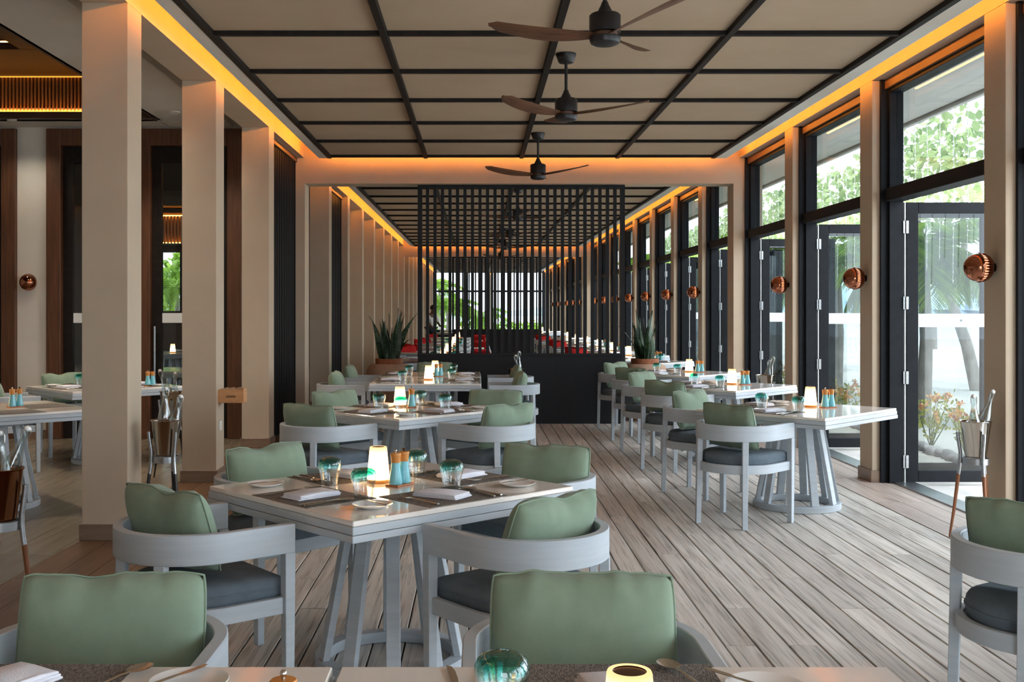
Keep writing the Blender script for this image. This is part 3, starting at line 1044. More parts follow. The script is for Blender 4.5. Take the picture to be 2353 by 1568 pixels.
# ---- dining table: stone top, grooved painted edge, slatted drum base
def table_kit(wx=1.1, wy=1.1):
    a, b = wx / 2, wy / 2
    parts = [('stone_top', BOX('stone_top', 'quartz', -a, a, -b, b, .730, .750, .003)),
             ('edge_board', BOX('edge_board', 'table_paint', -a - .004, a + .004, -b - .004, b + .004, .700, .7295, .002)),
             ('edge_board', BOX('edge_board', 'table_paint', -a - .008, a + .008, -b - .008, b + .008, .672, .6985, .002))]
    n = 40
    ri = [(.325 * math.cos(2 * PI * i / n), .325 * math.sin(2 * PI * i / n)) for i in range(n)]
    ro = [(.262 * math.cos(2 * PI * i / n), .262 * math.sin(2 * PI * i / n)) for i in range(n)]
    parts.append(('base_ring', MB().wallband(ri, ro, 0, .048, closed=True).mesh('base_ring', 'table_paint', smooth=40, bevel=.003)))
    ti = [(.205 * math.cos(2 * PI * i / n), .205 * math.sin(2 * PI * i / n)) for i in range(n)]
    to = [(.145 * math.cos(2 * PI * i / n), .145 * math.sin(2 * PI * i / n)) for i in range(n)]
    parts.append(('top_ring', MB().wallband(ti, to, .632, .671, closed=True).mesh('top_ring', 'table_paint', smooth=40)))
    sl = MB().bar((.296, 0, .046), (.182, 0, .634), .058, .030, .058, .030, up=(1, 0, 0)).mesh('slat', 'table_paint', bevel=.002)
    for i in range(10):
        parts.append(('slat', sl, [], (0, 0, 0), (0, 0, 2 * PI * (i + .5) / 10)))
    return parts


TABLE = table_kit(1.15, 1.05)

# ---- table ware
MATM = BOX('placemat', 'placemat', -.2, .2, -.165, .165, 0, .0022)


def napkin_mesh(seed):
    r = random.Random(seed)
    m = MB()
    z = 0.0
    for k in range(3):
        t = .0068
        L, Wd = .205 - k * .006, .125 - k * .004
        rings = []
        ox, oy = r.uniform(-.004, .004), r.uniform(-.004, .004)
        for q in range(7):
            f = q / 6
            zz = z + t * f
            ins = .5 * t * (1 - math.sqrt(max(0, 1 - (2 * f - 1) ** 2)))
            X0, X1, Y0, Y1 = ox - L / 2 + ins, ox + L / 2 - ins, oy - Wd / 2 + ins, oy + Wd / 2 - ins
            ring = []
            for (ax, ay, bx, by) in ((X0, Y0, X1, Y0), (X1, Y0, X1, Y1), (X1, Y1, X0, Y1), (X0, Y1, X0, Y0)):
                for s in range(5):
                    g = s / 5
                    x, y = ax + (bx - ax) * g, ay + (by - ay) * g
                    w = .0016 * math.sin(x * 55 + seed) * math.cos(y * 48 + k) + (.004 if k == 2 and f > .5 else 0) * math.sin((x + .1) * 15) ** 2
                    ring.append((x, y, zz + w * f))
            rings.append(ring)
        m.layers(rings)
        z += t * .92
    return m.mesh('napkin', 'napkin', smooth=50)


NAPKINS = [napkin_mesh(1), napkin_mesh(5)]
PLATE = MB().lathe([(.0, .004), (.045, .004), (.052, .0065), (.074, .0155), (.078, .0165), (.079, .0155), (.074, .0115), (.05, .0015), (.042, 0), (0, 0)], 36, caps=(False, False)).mesh('plate', 'porcelain', smooth=50)
TUM = MB().lathe([(.0355, 0), (.036, .01), (.0385, .03), (.0445, .055), (.0495, .074), (.0495, .088), (.0440, .100), (.033, .108), (.018, .1115), (0, .112),
                  (0, .102), (.02, .099), (.036, .092), (.0435, .082), (.0455, .070), (.0415, .054), (.0360, .03), (.0337, .01), (.0335, 0)], 28, caps=(False, False)).mesh('tumbler', 'tumbler_glass', smooth=70)

TUM.transform(Matrix.Scale(1.05, 4))


def cutlery():
    # handle points +Y is the tip
    k = MB()
    k.tube([(0, -.105, .004), (0, -.09, .0045), (0, -.03, .0045), (0, -.005, .004), (0, .004, .0035)], [.004, .0058, .0050, .0038, .0036], 8, flat=.55)
    k.layers([[(-.004, .004, z), (.006, .004, z), (.009, .03, z), (.009, .075, z), (.005, .1, z), (-.004, .108, z), (-.005, .05, z)] for z in (.0028, .0042)])
    knife = k.mesh('knife', 'steel', smooth=40)
    f = MB()
    f.tube([(0, -.1, .0035), (0, -.085, .0035), (0, -.03, .005), (0, .02, .007), (0, .035, .006)], [.006, .0065, .0042, .0028, .003], 8, flat=.4)
    f.layers([[(-.004, .033, z + .001), (.004, .033, z + .001), (.0115, .05, z), (.0115, .062, z), (-.0115, .062, z), (-.0115, .05, z)] for z in (.004, .0058)])
    for i in range(4):
        x = -.0099 + i * .0066
        f.tube([(x, .060, .005), (x, .08, .0058), (x * .95, .102, .0105)], [.0016, .0015, .0009], 5)
    fork = f.mesh('fork', 'steel', smooth=50)
    s = MB()
    s.tube([(0, -.1, .0035), (0, -.085, .0035), (0, -.03, .005), (0, .02, .008), (0, .042, .0072)], [.006, .0066, .0042, .0028, .003], 8, flat=.4)

    def bowl(a, b):
        th, rr = a * 2 * PI, b
        return (.0195 * rr * math.cos(th), .067 + .029 * rr * math.sin(th), .0022 + .006 * rr * rr)
    s.grid(bowl, 20, 5)
    spoon = s.mesh('spoon', 'steel', smooth=60)
    b = MB()
    b.tube([(0, -.08, .004), (0, -.07, .0042), (0, -.02, .004), (0, .0, .0036)], [.004, .0052, .0045, .0036], 8, flat=.5)
    b.layers([[(-.004, .0, z), (.006, .0, z), (.0095, .02, z), (.009, .06, z), (.003, .075, z), (-.0045, .07, z)] for z in (.0030, .0042)])
    butter = b.mesh('butter_knife', 'steel', smooth=40)
    return knife, fork, spoon, butter


KNIFE, FORK, SPOON, BUTTER = cutlery()
for _m in (KNIFE, FORK, SPOON):
    _m.transform(Matrix.Scale(1.13, 4))

LAMP = [('base', MB().lathe([(.0, 0), (.046, 0), (.048, .003), (.048, .013), (.046, .016), (0, .016)], 32, caps=(False, False)).mesh('base', 'mill_wood', smooth=40)),
        ('shade', MB().lathe([(.0495, .0165), (.0495, .02), (.0375, .153), (.0360, .1565), (.0285, .1565)], 36, caps=(False, False)).mesh('shade', 'lamp_glow', smooth=50)),
        ('top_cap', MB().lathe([(.0285, .1555), (.027, .154), (0, .154)], 30, caps=(False, False)).mesh('cap', 'bronze', smooth=40))]


def mill(knobm):
    body = MB().lathe([(0, 0), (.027, 0), (.0285, .004), (.0285, .014), (.026, .035), (.0215, .06), (.0190, .08), (.0188, .092), (0, .092)], 26, caps=(False, False)).mesh('body', 'turquoise', smooth=50)
    head = MB().lathe([(0, .0925), (.0192, .0925), (.0196, .105), (.0225, .124), (.0232, .130), (.021, .133), (0, .134)], 26, caps=(False, False)).mesh('head', 'mill_wood', smooth=45)
    knob = MB().lathe([(0, .134), (.003, .134), (.003, .138)] + [(.0062 * math.sin(a), .1435 - .0062 * math.cos(a)) for a in [PI * (i + 1.5) / 10 for i in range(8)]] + [(0, .1497)], 14, caps=(False, False)).mesh('knob', knobm, smooth=60)
    return [('body', body), ('head', head), ('knob', knob)]


MILLS = [mill('steel'), mill('bronze')]
TRAY = MB().box(-.058, .058, -.034, .034, 0, .009).mesh('tray', 'tray_wood', bevel=.003, seg=2)


# ---- cooler stand, bucket, bottles
def stand_kit(legm):
    parts = []
    for i in range(3):
        a = 2 * PI * i / 3 + .5
        c, s = math.cos(a), math.sin(a)
        up = MB().tube([(c * .109, s * .109, .70), (c * .106, s * .106, .66), (c * .093, s * .093, .57), (c * .0925, s * .0925, .52), (c * .097, s * .097, .47), (c * .104, s * .104, .42)], .0125, 10)
        lo = MB().tube([(c * .104, s * .104, .425), (c * .132, s * .132, .18), (c * .158, s * .158, .0)], [.0125, .0105, .007], 10)
        parts.append(('leg', up.mesh('leg', 'brushed', smooth=60), [('leg_tip', lo.mesh('leg_tip', legm, smooth=60))]))
    n = 30
    r0 = [(.083 * math.cos(2 * PI * i / n), .083 * math.sin(2 * PI * i / n)) for i in range(n)]
    r1 = [(.079 * math.cos(2 * PI * i / n), .079 * math.sin(2 * PI * i / n)) for i in range(n)]
    parts.append(('hoop', MB().wallband(r0, r1, .495, .535, closed=True).mesh('hoop', 'brushed', smooth=40)))
    return parts


STAND = stand_kit('leg_wood')
STAND_B = stand_kit('leg_black')


def bucket(m):
    return MB().lathe([(0, .002), (.062, .002), (.066, .012), (.094, .232), (.099, .236), (.101, .239), (.099, .242), (.095, .240), (.090, .230), (.063, .014), (.058, .008), (0, .008)], 32, caps=(False, False)).mesh('bucket', m, smooth=45)


BUCKET, BUCKET_C = bucket('bucket_steel'), bucket('bucket_brown')
_bp = [(0, .004), (.032, .0), (.037, .006), (.037, .13), (.034, .16), (.02, .21), (.0145, .24), (.0135, .285), (.0160, .288), (.016, .296), (.0125, .298)]
_bi = [(.0105, .296), (.0115, .24), (.017, .208), (.031, .158), (.034, .13), (.034, .010), (0, .010)]
BOTTLE = [('glass_body', MB().lathe(_bp + _bi, 22, caps=(False, False)).mesh('bottle', 'bottle_glass', smooth=60)),
          ('stopper', MB().lathe([(0, .292), (.010, .292), (.0125, .299), (.0125, .307), (.008, .312), (0, .313)], 14, caps=(False, False)).mesh('stopper', 'porcelain', smooth=50)),
          ('wire_clip', MB().tube([(.0165, 0, .262), (.019, 0, .29), (.012, 0, .309), (0, 0, .316), (-.012, 0, .309), (-.019, 0, .29), (-.0165, 0, .262)], .0014, 6).mesh('clip', 'steel', smooth=60))]


for _p in BOTTLE:
    _p[1].transform(Matrix.Scale(1.14, 4))


# ---- copper globe wall lamp; local +Z points away from the wall
def sconce_kit():
    R, c = .095, .106
    dome = [(R * math.sin(a), c - R * math.cos(a)) for a in [math.radians(88 + i * 92 / 12) for i in range(13)]]
    dome[-1] = (0, c + R)
    inner = [(r * .975, c + (z - c) * .975 - .0005) for r, z in reversed(dome)]
    parts = [('dome', MB().lathe(dome + inner, 36, caps=(False, False)).mesh('dome', 'copper', smooth=60))]
    parts.append(('rear_cup', MB().lathe([(R * .98 * math.sin(math.radians(x)), c - R * .98 * math.cos(math.radians(x))) for x in (8, 16, 24, 32, 38)], 36, caps=(True, False)).mesh('cup', 'copper', smooth=60)))
    rb = MB()
    rib = MB()
    pts = [(R * .985 * math.sin(math.radians(x)), 0, c - R * .985 * math.cos(math.radians(x))) for x in (36, 46, 56, 66, 76, 86, 92)]
    rib = MB().tube(pts, [.0050, .0060, .0068, .0072, .0076, .0078, .0078], 6)
    rm = rib.mesh('rib', 'copper', smooth=60)
    for i in range(30):
        parts.append(('rib', rm, [], (0, 0, 0), (0, 0, 2 * PI * i / 30)))
    parts.append(('bulb', MB().lathe([(0, c - .045), (.03, c - .04), (.042, c - .01), (.036, c + .02), (0, c + .035)], 16, caps=(False, False)).mesh('bulb', 'sconce_glow', smooth=60)))
    parts.append(('wall_mount', MB().lathe([(0, 0), (.03, 0), (.03, .006), (.018, .012), (.016, .02), (0, .02)], 20, caps=(False, False)).mesh('mount', 'bronze', smooth=45)))
    return parts


SCONCE = sconce_kit()


# ---- ceiling fan, hanging from local z = 0
def fan_kit():
    parts = [('canopy', MB().lathe([(0, 0), (.078, 0), (.078, -.012), (.06, -.065), (.052, -.072), (0, -.072)], 28, caps=(False, False)).mesh('canopy', 'fan_metal', smooth=45)),
             ('rod', MB().lathe([(.0125, -.07), (.0125, -.30)], 14).mesh('rod', 'fan_metal', smooth=45)),
             ('motor', MB().lathe([(0, -.285), (.018, -.285), (.022, -.30), (.045, -.345), (.078, -.352), (.088, -.362), (.088, -.455), (.06, -.462), (0, -.462)], 30, caps=(False, False)).mesh('motor', 'fan_metal', smooth=45)),
             ('light_cap', MB().lathe([(0, -.480), (.086, -.480), (.088, -.490), (.08, -.515), (.06, -.525), (0, -.528)], 30, caps=(False, False)).mesh('light_cap', 'fan_metal', smooth=45)),
             ('hub', MB().lathe([(0, -.459), (.07, -.459), (.07, -.482), (0, -.482)], 24, caps=(False, False)).mesh('hub', 'fan_wood', smooth=45))]
    # blade along +X, twisted, with a swept tip
    rings = []
    for i in range(13):
        f = i / 12
        x = .05 + .60 * f
        w = .05 + .085 * math.sin(min(1, f * 1.25) * PI * .62) if f < .9 else .125 * (1 - ((f - .9) / .1) ** 2 * .75)
        tw = math.radians(30 - 20 * f)
        z0 = -.470 + .055 * f * f
        yc = -.02 * math.sin(f * PI) + .045 * f * f
        ring = []
        for (s, t) in ((-.5, 0), (-.3, .5), (0, .62), (.3, .5), (.5, 0), (.3, -.5), (0, -.62), (-.3, -.5)):
            yy, zz = s * w, t * .011
            ring.append((x, yc + yy * math.cos(tw) - zz * math.sin(tw), z0 + yy * math.sin(tw) + zz * math.cos(tw)))
        rings.append(ring)
    bl = MB().layers(rings).mesh('blade', 'fan_wood', smooth=60)
    return parts, bl


FANP, BLADE = fan_kit()


# ---- snake plant in a round pot
def snake_kit(seed):
    r = random.Random(seed)
    pot = MB().lathe([(0, 0), (.24, 0), (.30, .11), (.325, .34), (.325, .58), (.31, .69), (.27, .755), (.21, .775), (.205, .75), (0, .75)], 40, caps=(False, False)).mesh('pot', 'pot_clay', smooth=50)
    rim = MB().lathe([(.19, .75), (.165, .73), (.172, .845), (.188, .845), (.192, .835), (.186, .755)], 40, caps=(False, False)).mesh('inner_pot', 'terracotta', smooth=50)
    so = MB().lathe([(0, .825), (.171, .825)], 24, caps=(False, False)).mesh('soil', 'soil')
    parts = [('pot', pot), ('inner_pot', rim), ('soil', so)]
    for i in range(26):
        a = r.uniform(0, 2 * PI)
        rr = r.uniform(.02, .13)
        L = r.uniform(.34, .74)
        lean = r.uniform(.02, .16) + (.22 if r.random() < .2 else 0)
        w = r.uniform(.07, .095)
        ph = a + r.uniform(-1, 1)
        rings = []
        for j in range(9):
            f = j / 8
            ww = w * (.55 + .6 * math.sin(PI * min(1, f * 1.1 + .1))) * (1 - f ** 4 * .98)
            cx = math.cos(a) * (rr + lean * f * f * L * 1.2 + lean * .3 * f)
            cy = math.sin(a) * (rr + lean * f * f * L * 1.2 + lean * .3 * f)
            cz = .82 + L * f * (1 - lean * .3 * f)
            tw = ph + f * .7
            dx, dy = math.cos(tw), math.sin(tw)
            nx, ny = -dy, dx
            ring = []
            for (s, t) in ((-.5, 0), (0, .5), (.5, 0), (0, -.2)):
                ring.append((cx + dx * s * ww + nx * t * .016, cy + dy * s * ww + ny * t * .016, cz))
            rings.append(ring)
        parts.append(('leaf', MB().layers(rings).mesh('leaf', 'snake_leaf', smooth=70)))
    return parts

# ================================================================== LAYOUT
TZ = .7505
SIDE = {0: ('near pillar-side', math.radians(45)), 1: ('near window-side', math.radians(135)),
        2: ('far window-side', math.radians(225)), 3: ('far pillar-side', math.radians(315))}


def chair_at(x, y, face, label, pil=None, pillow_label=None, group='pale armchairs in the dining room', red=False, pk=0, pdx=0.0, pdy=0.0, pda=0.0, tilt=14, pz=0.0, roll=0.0):
    """face: heading of the sitter in degrees, 90 = away from the camera"""
    rz = math.radians(face - 90)
    thing('armchair', CHAIR, label, 'chair', (x, y, 0.0005), rz, group)
    if pillow_label and pil:
        R = Matrix.Rotation(rz, 4, 'Z')
        p = R @ Vector((pdx, -.10 + pdy, 0))
        e = (Matrix.Rotation(rz + math.radians(pda), 4, 'Z') @ Matrix.Rotation(math.radians(tilt), 4, 'X') @ Matrix.Rotation(math.radians(roll), 4, 'Y')).to_euler()
        kit = (REDS if red else PILLOWS)[pk % (2 if red else 4)]
        thing('back_pillow', kit, pillow_label, 'pillow', (x + p.x, y + p.y, .688 + pz), rot=e, group='red back pillows' if red else 'green back pillows')


def setting(tx, ty, rot, side_ph, table_ph, seed, mat_on=True, full=True, push=0.0):
    """place setting for a sitter heading `rot` radians (world), on the table centred at tx, ty"""
    r = random.Random(seed)
    f = Vector((math.cos(rot), math.sin(rot), 0))
    s = Vector((f.y, -f.x, 0))
    rz = rot - PI / 2

    def P(a, b, z=TZ):
        q = Vector((tx, ty, 0)) + s * a + f * (b + push)
        return (q.x, q.y, z)
    tail = f'at {side_ph} place, {table_ph}'
    mz = TZ
    if mat_on:
        thing('placemat', MATM, f'grey-brown woven placemat {tail}', 'placemat', P(0, -.368, mz), rz, 'woven placemats')
        mz = TZ + .0024
    thing('napkin', NAPKINS[seed % 2], f'white folded cloth napkin {tail}', 'napkin', P(r.uniform(-.03, .02), -.375 + r.uniform(-.02, .02), mz), rz + PI / 2 + r.uniform(-.35, .35), 'folded napkins')
    thing('tumbler', TUM, f'upturned glass tumbler with turquoise base {tail}', 'glass', P(.165 + r.uniform(-.02, .015), -.232, mz), rz + r.uniform(0, 6), 'turquoise tumblers')
    if full:
        thing('dinner_fork', FORK, f'steel dinner fork {tail}', 'fork', P(-.150, -.40, mz), rz + r.uniform(-.12, .12), 'steel forks')
        thing('dinner_knife', KNIFE, f'steel dinner knife {tail}', 'knife', P(.142, -.41, mz), rz + r.uniform(-.1, .1), 'steel knives')
        thing('spoon', SPOON, f'steel spoon {tail}', 'spoon', P(.176, -.41, mz), rz + r.uniform(-.1, .1), 'steel spoons')
        thing('bread_plate', PLATE, f'small white bread plate {tail}', 'plate', P(-.36, -.375, TZ), rz, 'bread plates')
        thing('butter_knife', BUTTER, f'butter knife across the bread plate {tail}', 'knife', P(-.345, -.375, TZ + .0152), rz + r.uniform(-.5, .2), 'butter knives')


def lamp_at(x, y, ph, z=TZ):
    thing('table_lamp', LAMP, f'glowing white cordless table lamp on the {ph}', 'lamp', (x, y, z), random.uniform(0, 6), 'cordless table lamps')


def mills_at(x, y, rz, ph):
    c, s = math.cos(rz), math.sin(rz)
    thing('mill_tray', TRAY, f'small wooden tray under the mills on the {ph}', 'tray', (x, y, TZ), rz, 'mill trays')
    thing('pepper_mill', MILLS[0], f'turquoise mill with steel knob on the {ph}', 'mill', (x - .029 * c, y - .029 * s, TZ + .0094), rz, 'turquoise mills')
    thing('salt_mill', MILLS[1], f'turquoise mill with dark knob on the {ph}', 'mill', (x + .029 * c, y + .029 * s, TZ + .0094), rz, 'turquoise mills')


def table_at(x, y, rz, label, kit=None):
    thing('dining_table', kit or TABLE, label, 'table', (x, y, 0.0005), rz, 'stone topped dining tables')


R45 = PI / 4
# ---- T1: the big diamond table
t = 'front diamond table'
tx, ty = -.37, 4.58
table_at(tx, ty, math.radians(42.2), 'large pale dining table set as a diamond, stone top and slatted drum base, in front')
for i in range(4):
    setting(tx, ty, SIDE[i][1] - math.radians(2.8), SIDE[i][0], t, 10 + i, push=-.025 if i in (0, 2) else .025)
lamp_at(-.435, 4.68, t)
mills_at(-.335, 4.60, R45 + .2, t)
chair_at(-1.045, 4.07, 39, 'pale armchair at the near pillar-side of the front diamond table', True, 'green pillow slumped in the armchair at the near pillar-side of front diamond table', pk=1, pda=14, pdx=-.05, pdy=.0, tilt=18)
chair_at(.17, 3.99, 128.5, 'pale armchair at the near window-side of the front diamond table', True, 'wrinkled green pillow over the near window-side armchair of the front diamond table', pk=3, pda=8, pdx=.03, tilt=20, pz=-.01)
chair_at(-.95, 5.16, -43, 'pale armchair at the far pillar-side of the front diamond table', True, 'plump green pillow with creases at the far pillar-side of front diamond table', pk=1, pdx=0, pda=0, tilt=12)
chair_at(.25, 5.16, 222, 'pale armchair at the far window-side of the front diamond table', True, 'smooth green pillow at the far window-side of the front diamond table', pk=0, pda=22, tilt=14)

# ---- T2: the diamond table behind it
t = 'second diamond table'
tx, ty = -.51, 8.2
table_at(tx, ty, R45, 'pale diamond-set dining table, second behind the large one')
for i in range(4):
    setting(tx, ty, SIDE[i][1], SIDE[i][0], t, 20 + i, push=-.025 if i in (0, 2) else .025)
lamp_at(-.61, 8.39, t)
mills_at(-.515, 8.33, R45 + .9, t)
chair_at(-1.08, 7.60, 45, 'pale armchair at the near pillar-side of the second diamond table', True, 'green pillow in the near pillar-side armchair of the second diamond table', pk=0, pda=14, pdx=-.04)
chair_at(.09, 7.63, 135, 'pale armchair at the near window-side of the second diamond table', True, 'tall green pillow in the near window-side armchair of the second diamond table', pk=1, pda=-6, pdx=.06)
chair_at(-1.10, 8.79, -45, 'pale armchair at the far pillar-side of the second diamond table', True, 'green pillow in the far pillar-side armchair of the second diamond table', pk=1)
chair_at(.07, 8.79, 225, 'pale armchair at the far window-side of the second diamond table', True, 'green pillow in the far window-side armchair of the second diamond table', pk=2, pda=30)

# ---- T3: two tables pushed together before the screen
for ty, nm in ((11.56, 'near'), (12.68, 'far')):
    tx = -.545
    t = f'{nm} half of long table'
    table_at(tx, ty, 0, f'pale square dining table, {nm} half of the long table before the screen')
    for rot, sd in ((0, 'pillar-side'), (PI, 'window-side')):
        setting(tx, ty, rot, sd, t, push=-.025, seed=int(ty * 7) + (1 if rot else 0))
    lamp_at(-.535 if nm == 'near' else -.51, ty + .1, t)
    cy = 11.68 if nm == 'near' else 12.95
    chair_at(-1.43, cy, 0, f'pale armchair at the pillar-side of the {t}', True, f'green pillow in the pillar-side armchair at the {t}', pk=1 if nm == 'near' else 3)
    chair_at(.35, cy, 180, f'pale armchair at the window-side of the {t}', True, f'green pillow in the window-side armchair at the {t}', pk=1 if nm == 'near' else 0)
mills_at(-.45, 12.25, .6, 'long table before the screen')
chair_at(-.55, 13.56, 270, 'pale armchair at the screen end of the long table', True, 'green pillow at the screen end of the long table', pk=2)

# ---- window tables
for i, (ty, ang) in enumerate(((8.22, 0), (10.80, 0), (13.02, 0))):
    tx = 2.45
    t = f'{ORD[i]} window table'
    table_at(tx, ty, R45, f'pale diamond-set dining table by the glass doors, {ORD[i]} from the front')
    for s in (0, 3):
        setting(tx, ty, SIDE[s][1], SIDE[s][0], t, 40 + 5 * i + s, push=-.025 if s == 0 else .025)
    lamp_at(tx + .15, ty + .15, t)
    mills_at(tx + .26, ty + .06, .35, t)
    chair_at(tx - .578, ty - .588, 45, f'pale armchair at the near pillar-side of the {t}', True, f'green pillow in the near pillar-side armchair of the {t}', pk=i, pda=-10 if i == 0 else 0, pdx=-.02)
    chair_at(tx - .60, ty + .60, -45, f'pale armchair at the far pillar-side of the {t}', True, f'daylit green pillow in the far pillar-side armchair of the {t}', pk=i + 1)

# ---- table off the frame beside the window, its chair in view
table_at(2.85, 3.85, math.radians(8), 'pale dining table by the glass doors beside the cut-off armchair')
chair_at(1.985, 3.70, 10, 'pale armchair cut off by the picture edge near the doors', True, 'dark green pillow in the cut-off armchair near the doors', pk=2, pda=30, pdx=.02, pdy=.02, tilt=14)

# ---- foreground pair
t = 'bottom-edge window-side table'
table_at(.287, 1.73, 0, 'pale stone topped table along the bottom edge, window side')
lamp_at(.25, 1.765, t)
chair_at(.26, 2.545, 270, 'pale armchair facing the viewer at the bottom-edge window-side table', True, 'big smooth green pillow facing the viewer, window side', pk=2, pda=-1, tilt=10, pz=.0)
tail = f'on the {t}'
thing('placemat', MATM, f'grey-brown woven placemat {tail}', 'placemat', (.29, 2.10, TZ), 0, 'woven placemats')
thing('napkin', NAPKINS[0], f'white folded cloth napkin {tail}', 'napkin', (.275, 2.07, TZ + .0024), 1.75, 'folded napkins')
thing('tumbler', TUM, f'upturned glass tumbler with deep turquoise base {tail}', 'glass', (.045, 1.985, TZ), .4, 'turquoise tumblers')
thing('dinner_knife', KNIFE, f'steel knife beside the tumbler {tail}', 'knife', (-.045, 2.13, TZ), math.radians(8), 'steel knives')
thing('dinner_fork', FORK, f'steel fork beside the tumbler {tail}', 'fork', (.005, 2.14, TZ), math.radians(176), 'steel forks')
thing('spoon', SPOON, f'steel spoon beside the bread plate {tail}', 'spoon', (.425, 2.17, TZ + .0024), math.radians(20), 'steel spoons')
thing('bread_plate', PLATE, f'small white bread plate {tail}', 'plate', (.565, 2.10, TZ), 0, 'bread plates')
thing('butter_knife', BUTTER, f'butter knife across the bread plate {tail}', 'knife', (.51, 2.135, TZ + .0155), math.radians(40), 'butter knives')
t = 'bottom-edge pillar-side table'
table_at(-.881, 1.73, 0, 'pale stone topped table along the bottom edge, pillar side')
chair_at(-.905, 2.545, 270, 'pale armchair facing the viewer at the bottom-edge pillar-side table', True, 'big green pillow facing the viewer, pillar side', pk=0, pda=2, tilt=10)
tail = f'on the {t}'
thing('placemat', MATM, f'grey-brown woven placemat {tail}', 'placemat', (-.92, 2.10, TZ), 0, 'woven placemats')
thing('napkin', NAPKINS[1], f'white folded cloth napkin {tail}', 'napkin', (-.945, 2.11, TZ + .0024), math.radians(60), 'folded napkins')
thing('spoon', SPOON, f'steel spoon {tail}', 'spoon', (-.735, 2.15, TZ + .0024), math.radians(-28), 'steel spoons')
thing('bread_plate', PLATE, f'small white bread plate {tail}', 'plate', (-.575, 2.13, TZ), 0, 'bread plates')
thing('butter_knife', BUTTER, f'butter knife across the bread plate {tail}', 'knife', (-.60, 2.15, TZ + .0155), math.radians(-32), 'butter knives')
thing('pepper_mill', MILLS[0], f'turquoise mill with steel knob {tail}', 'mill', (-.325, 1.79, TZ), 0, 'turquoise mills')

# ---- lounge tables behind the pillars
t = 'lounge table by front pillar'
table_at(-3.70, 8.2, R45 - .06, 'pale dining table in the lounge behind the front pillar')
for s in (1, 2):
    a_ = SIDE[s][1] - .06
    thing('placemat', MATM, f'grey-brown woven placemat at {SIDE[s][0]} place, {t}', 'placemat', (-3.70 - .368 * math.cos(a_), 8.2 - .368 * math.sin(a_), TZ), a_ - PI / 2, 'woven placemats')
mills_at(-3.59, 8.32, .9, t)
lamp_at(-3.86, 8.32, t)
t = 'lounge table by glass doors'
table_at(-3.72, 10.7, R45, 'pale dining table in the lounge by the glass doors')
for s in (0, 2, 3):
    setting(-3.72, 10.7, SIDE[s][1], SIDE[s][0], t, 80 + s)
mills_at(-3.28, 10.72, .9, t)
chair_at(-4.42, 10.07, 34, 'pale armchair on the viewer side of the lounge table by the glass doors', True, 'shaded green pillow in the armchair of the lounge table by the doors', pk=2)
chair_at(-4.32, 11.28, -45, 'pale armchair on the door side of the lounge table', True, 'shaded green pillow in the lounge armchair beside the glass doors', pk=1)

# ---- coolers
def cooler(x, y, where, a0, copper=False, black=False, tilts=((.05, 8, 40), (-.03, 14, 200))):
    thing('cooler_stand', STAND_B if black else STAND, f'three-legged steel cooler stand {where}', 'stand', (x, y, 0.001), a0, 'cooler stands')
    thing('ice_bucket', BUCKET_C if copper else BUCKET, f'{"copper-toned" if copper else "steel"} ice bucket on the stand {where}', 'bucket', (x, y, .536), 0, 'ice buckets')
    for i, (dx, ti, az) in enumerate(tilts):
        A = math.radians(az)
        ax = Vector((-math.sin(A), math.cos(A), 0))
        e = Matrix.Rotation(math.radians(ti), 4, ax).to_euler()
        thing('water_bottle', BOTTLE, f'{["taller leaning", "shorter leaning"][i]} clear swing-top bottle in the bucket {where}', 'bottle',
              (x + dx * math.cos(A) * .6, y + dx * math.sin(A) * .6, .555 + (.085 if i == 0 else .04)), rot=e, group='swing-top bottles')


cooler(3.27, 7.03, 'beside the front window pillar', 2.15, tilts=((.02, 17, 0), (.01, 2, 200)))
cooler(-2.075, 7.12, 'beside the front lounge pillar', .9, black=True, tilts=((-.03, 3, 0), (.045, 12, 0)))
cooler(-2.19, 4.92, 'by the dark tile border in front', -.45, copper=True, tilts=((-.02, 22, 5), (-.03, 4, 180)))
cooler(3.24, 12.1, 'behind the second window table', 1.0, tilts=((.02, 18, 20), (.01, 12, 30)))
cooler(.48, 13.45, 'in front of the black screen', .4, tilts=((.035, 3, 0), (-.03, 4, 180)))
cooler(-2.76, 9.62, 'beside the second lounge pillar', .4, black=True, tilts=((-.035, 20, 180), (.03, 4, 0)))

# ---- wall lamps
sc = 0
for k in list(range(0, 3)) + list(range(4, 11)) + list(range(12, 18)):
    thing('globe_wall_lamp', SCONCE, f'copper globe wall lamp on window pillar {ORD[sc]} from the front', 'wall lamp', (XR + .001, D(k) + .15, 1.79), rot=(0, -PI / 2, 0), group='copper globe wall lamps')
    sc += 1
thing('globe_wall_lamp', SCONCE, 'copper globe wall lamp on the white lounge pier', 'wall lamp', (-5.25, 12.599, 1.835), rot=(PI / 2, 0, 0), group='copper globe wall lamps')

# ---- ceiling fans
for i, (x, y, a, nm) in enumerate(((.71, 5.98, 178, 'front'), (.69, 8.37, -25, 'second'), (.68, 12.1, -40, 'third, beside the portal'),
                                   (.66, 17.6, 40, 'fourth, beyond the screen'), (.66, 21.8, 70, 'fifth, beyond the screen'), (.66, 26.0, 15, 'sixth, beyond the screen'), (.66, 30.5, 95, 'seventh, by the second portal'))):
    bl = [('blade', BLADE, [], (0, 0, 0), (0, 0, math.radians(a + 120 * j))) for j in range(3)]
    thing('ceiling_fan', FANP + bl, f'black ceiling fan with three wooden blades, {nm}', 'ceiling fan', (x, y, 3.511), 0, 'ceiling fans')

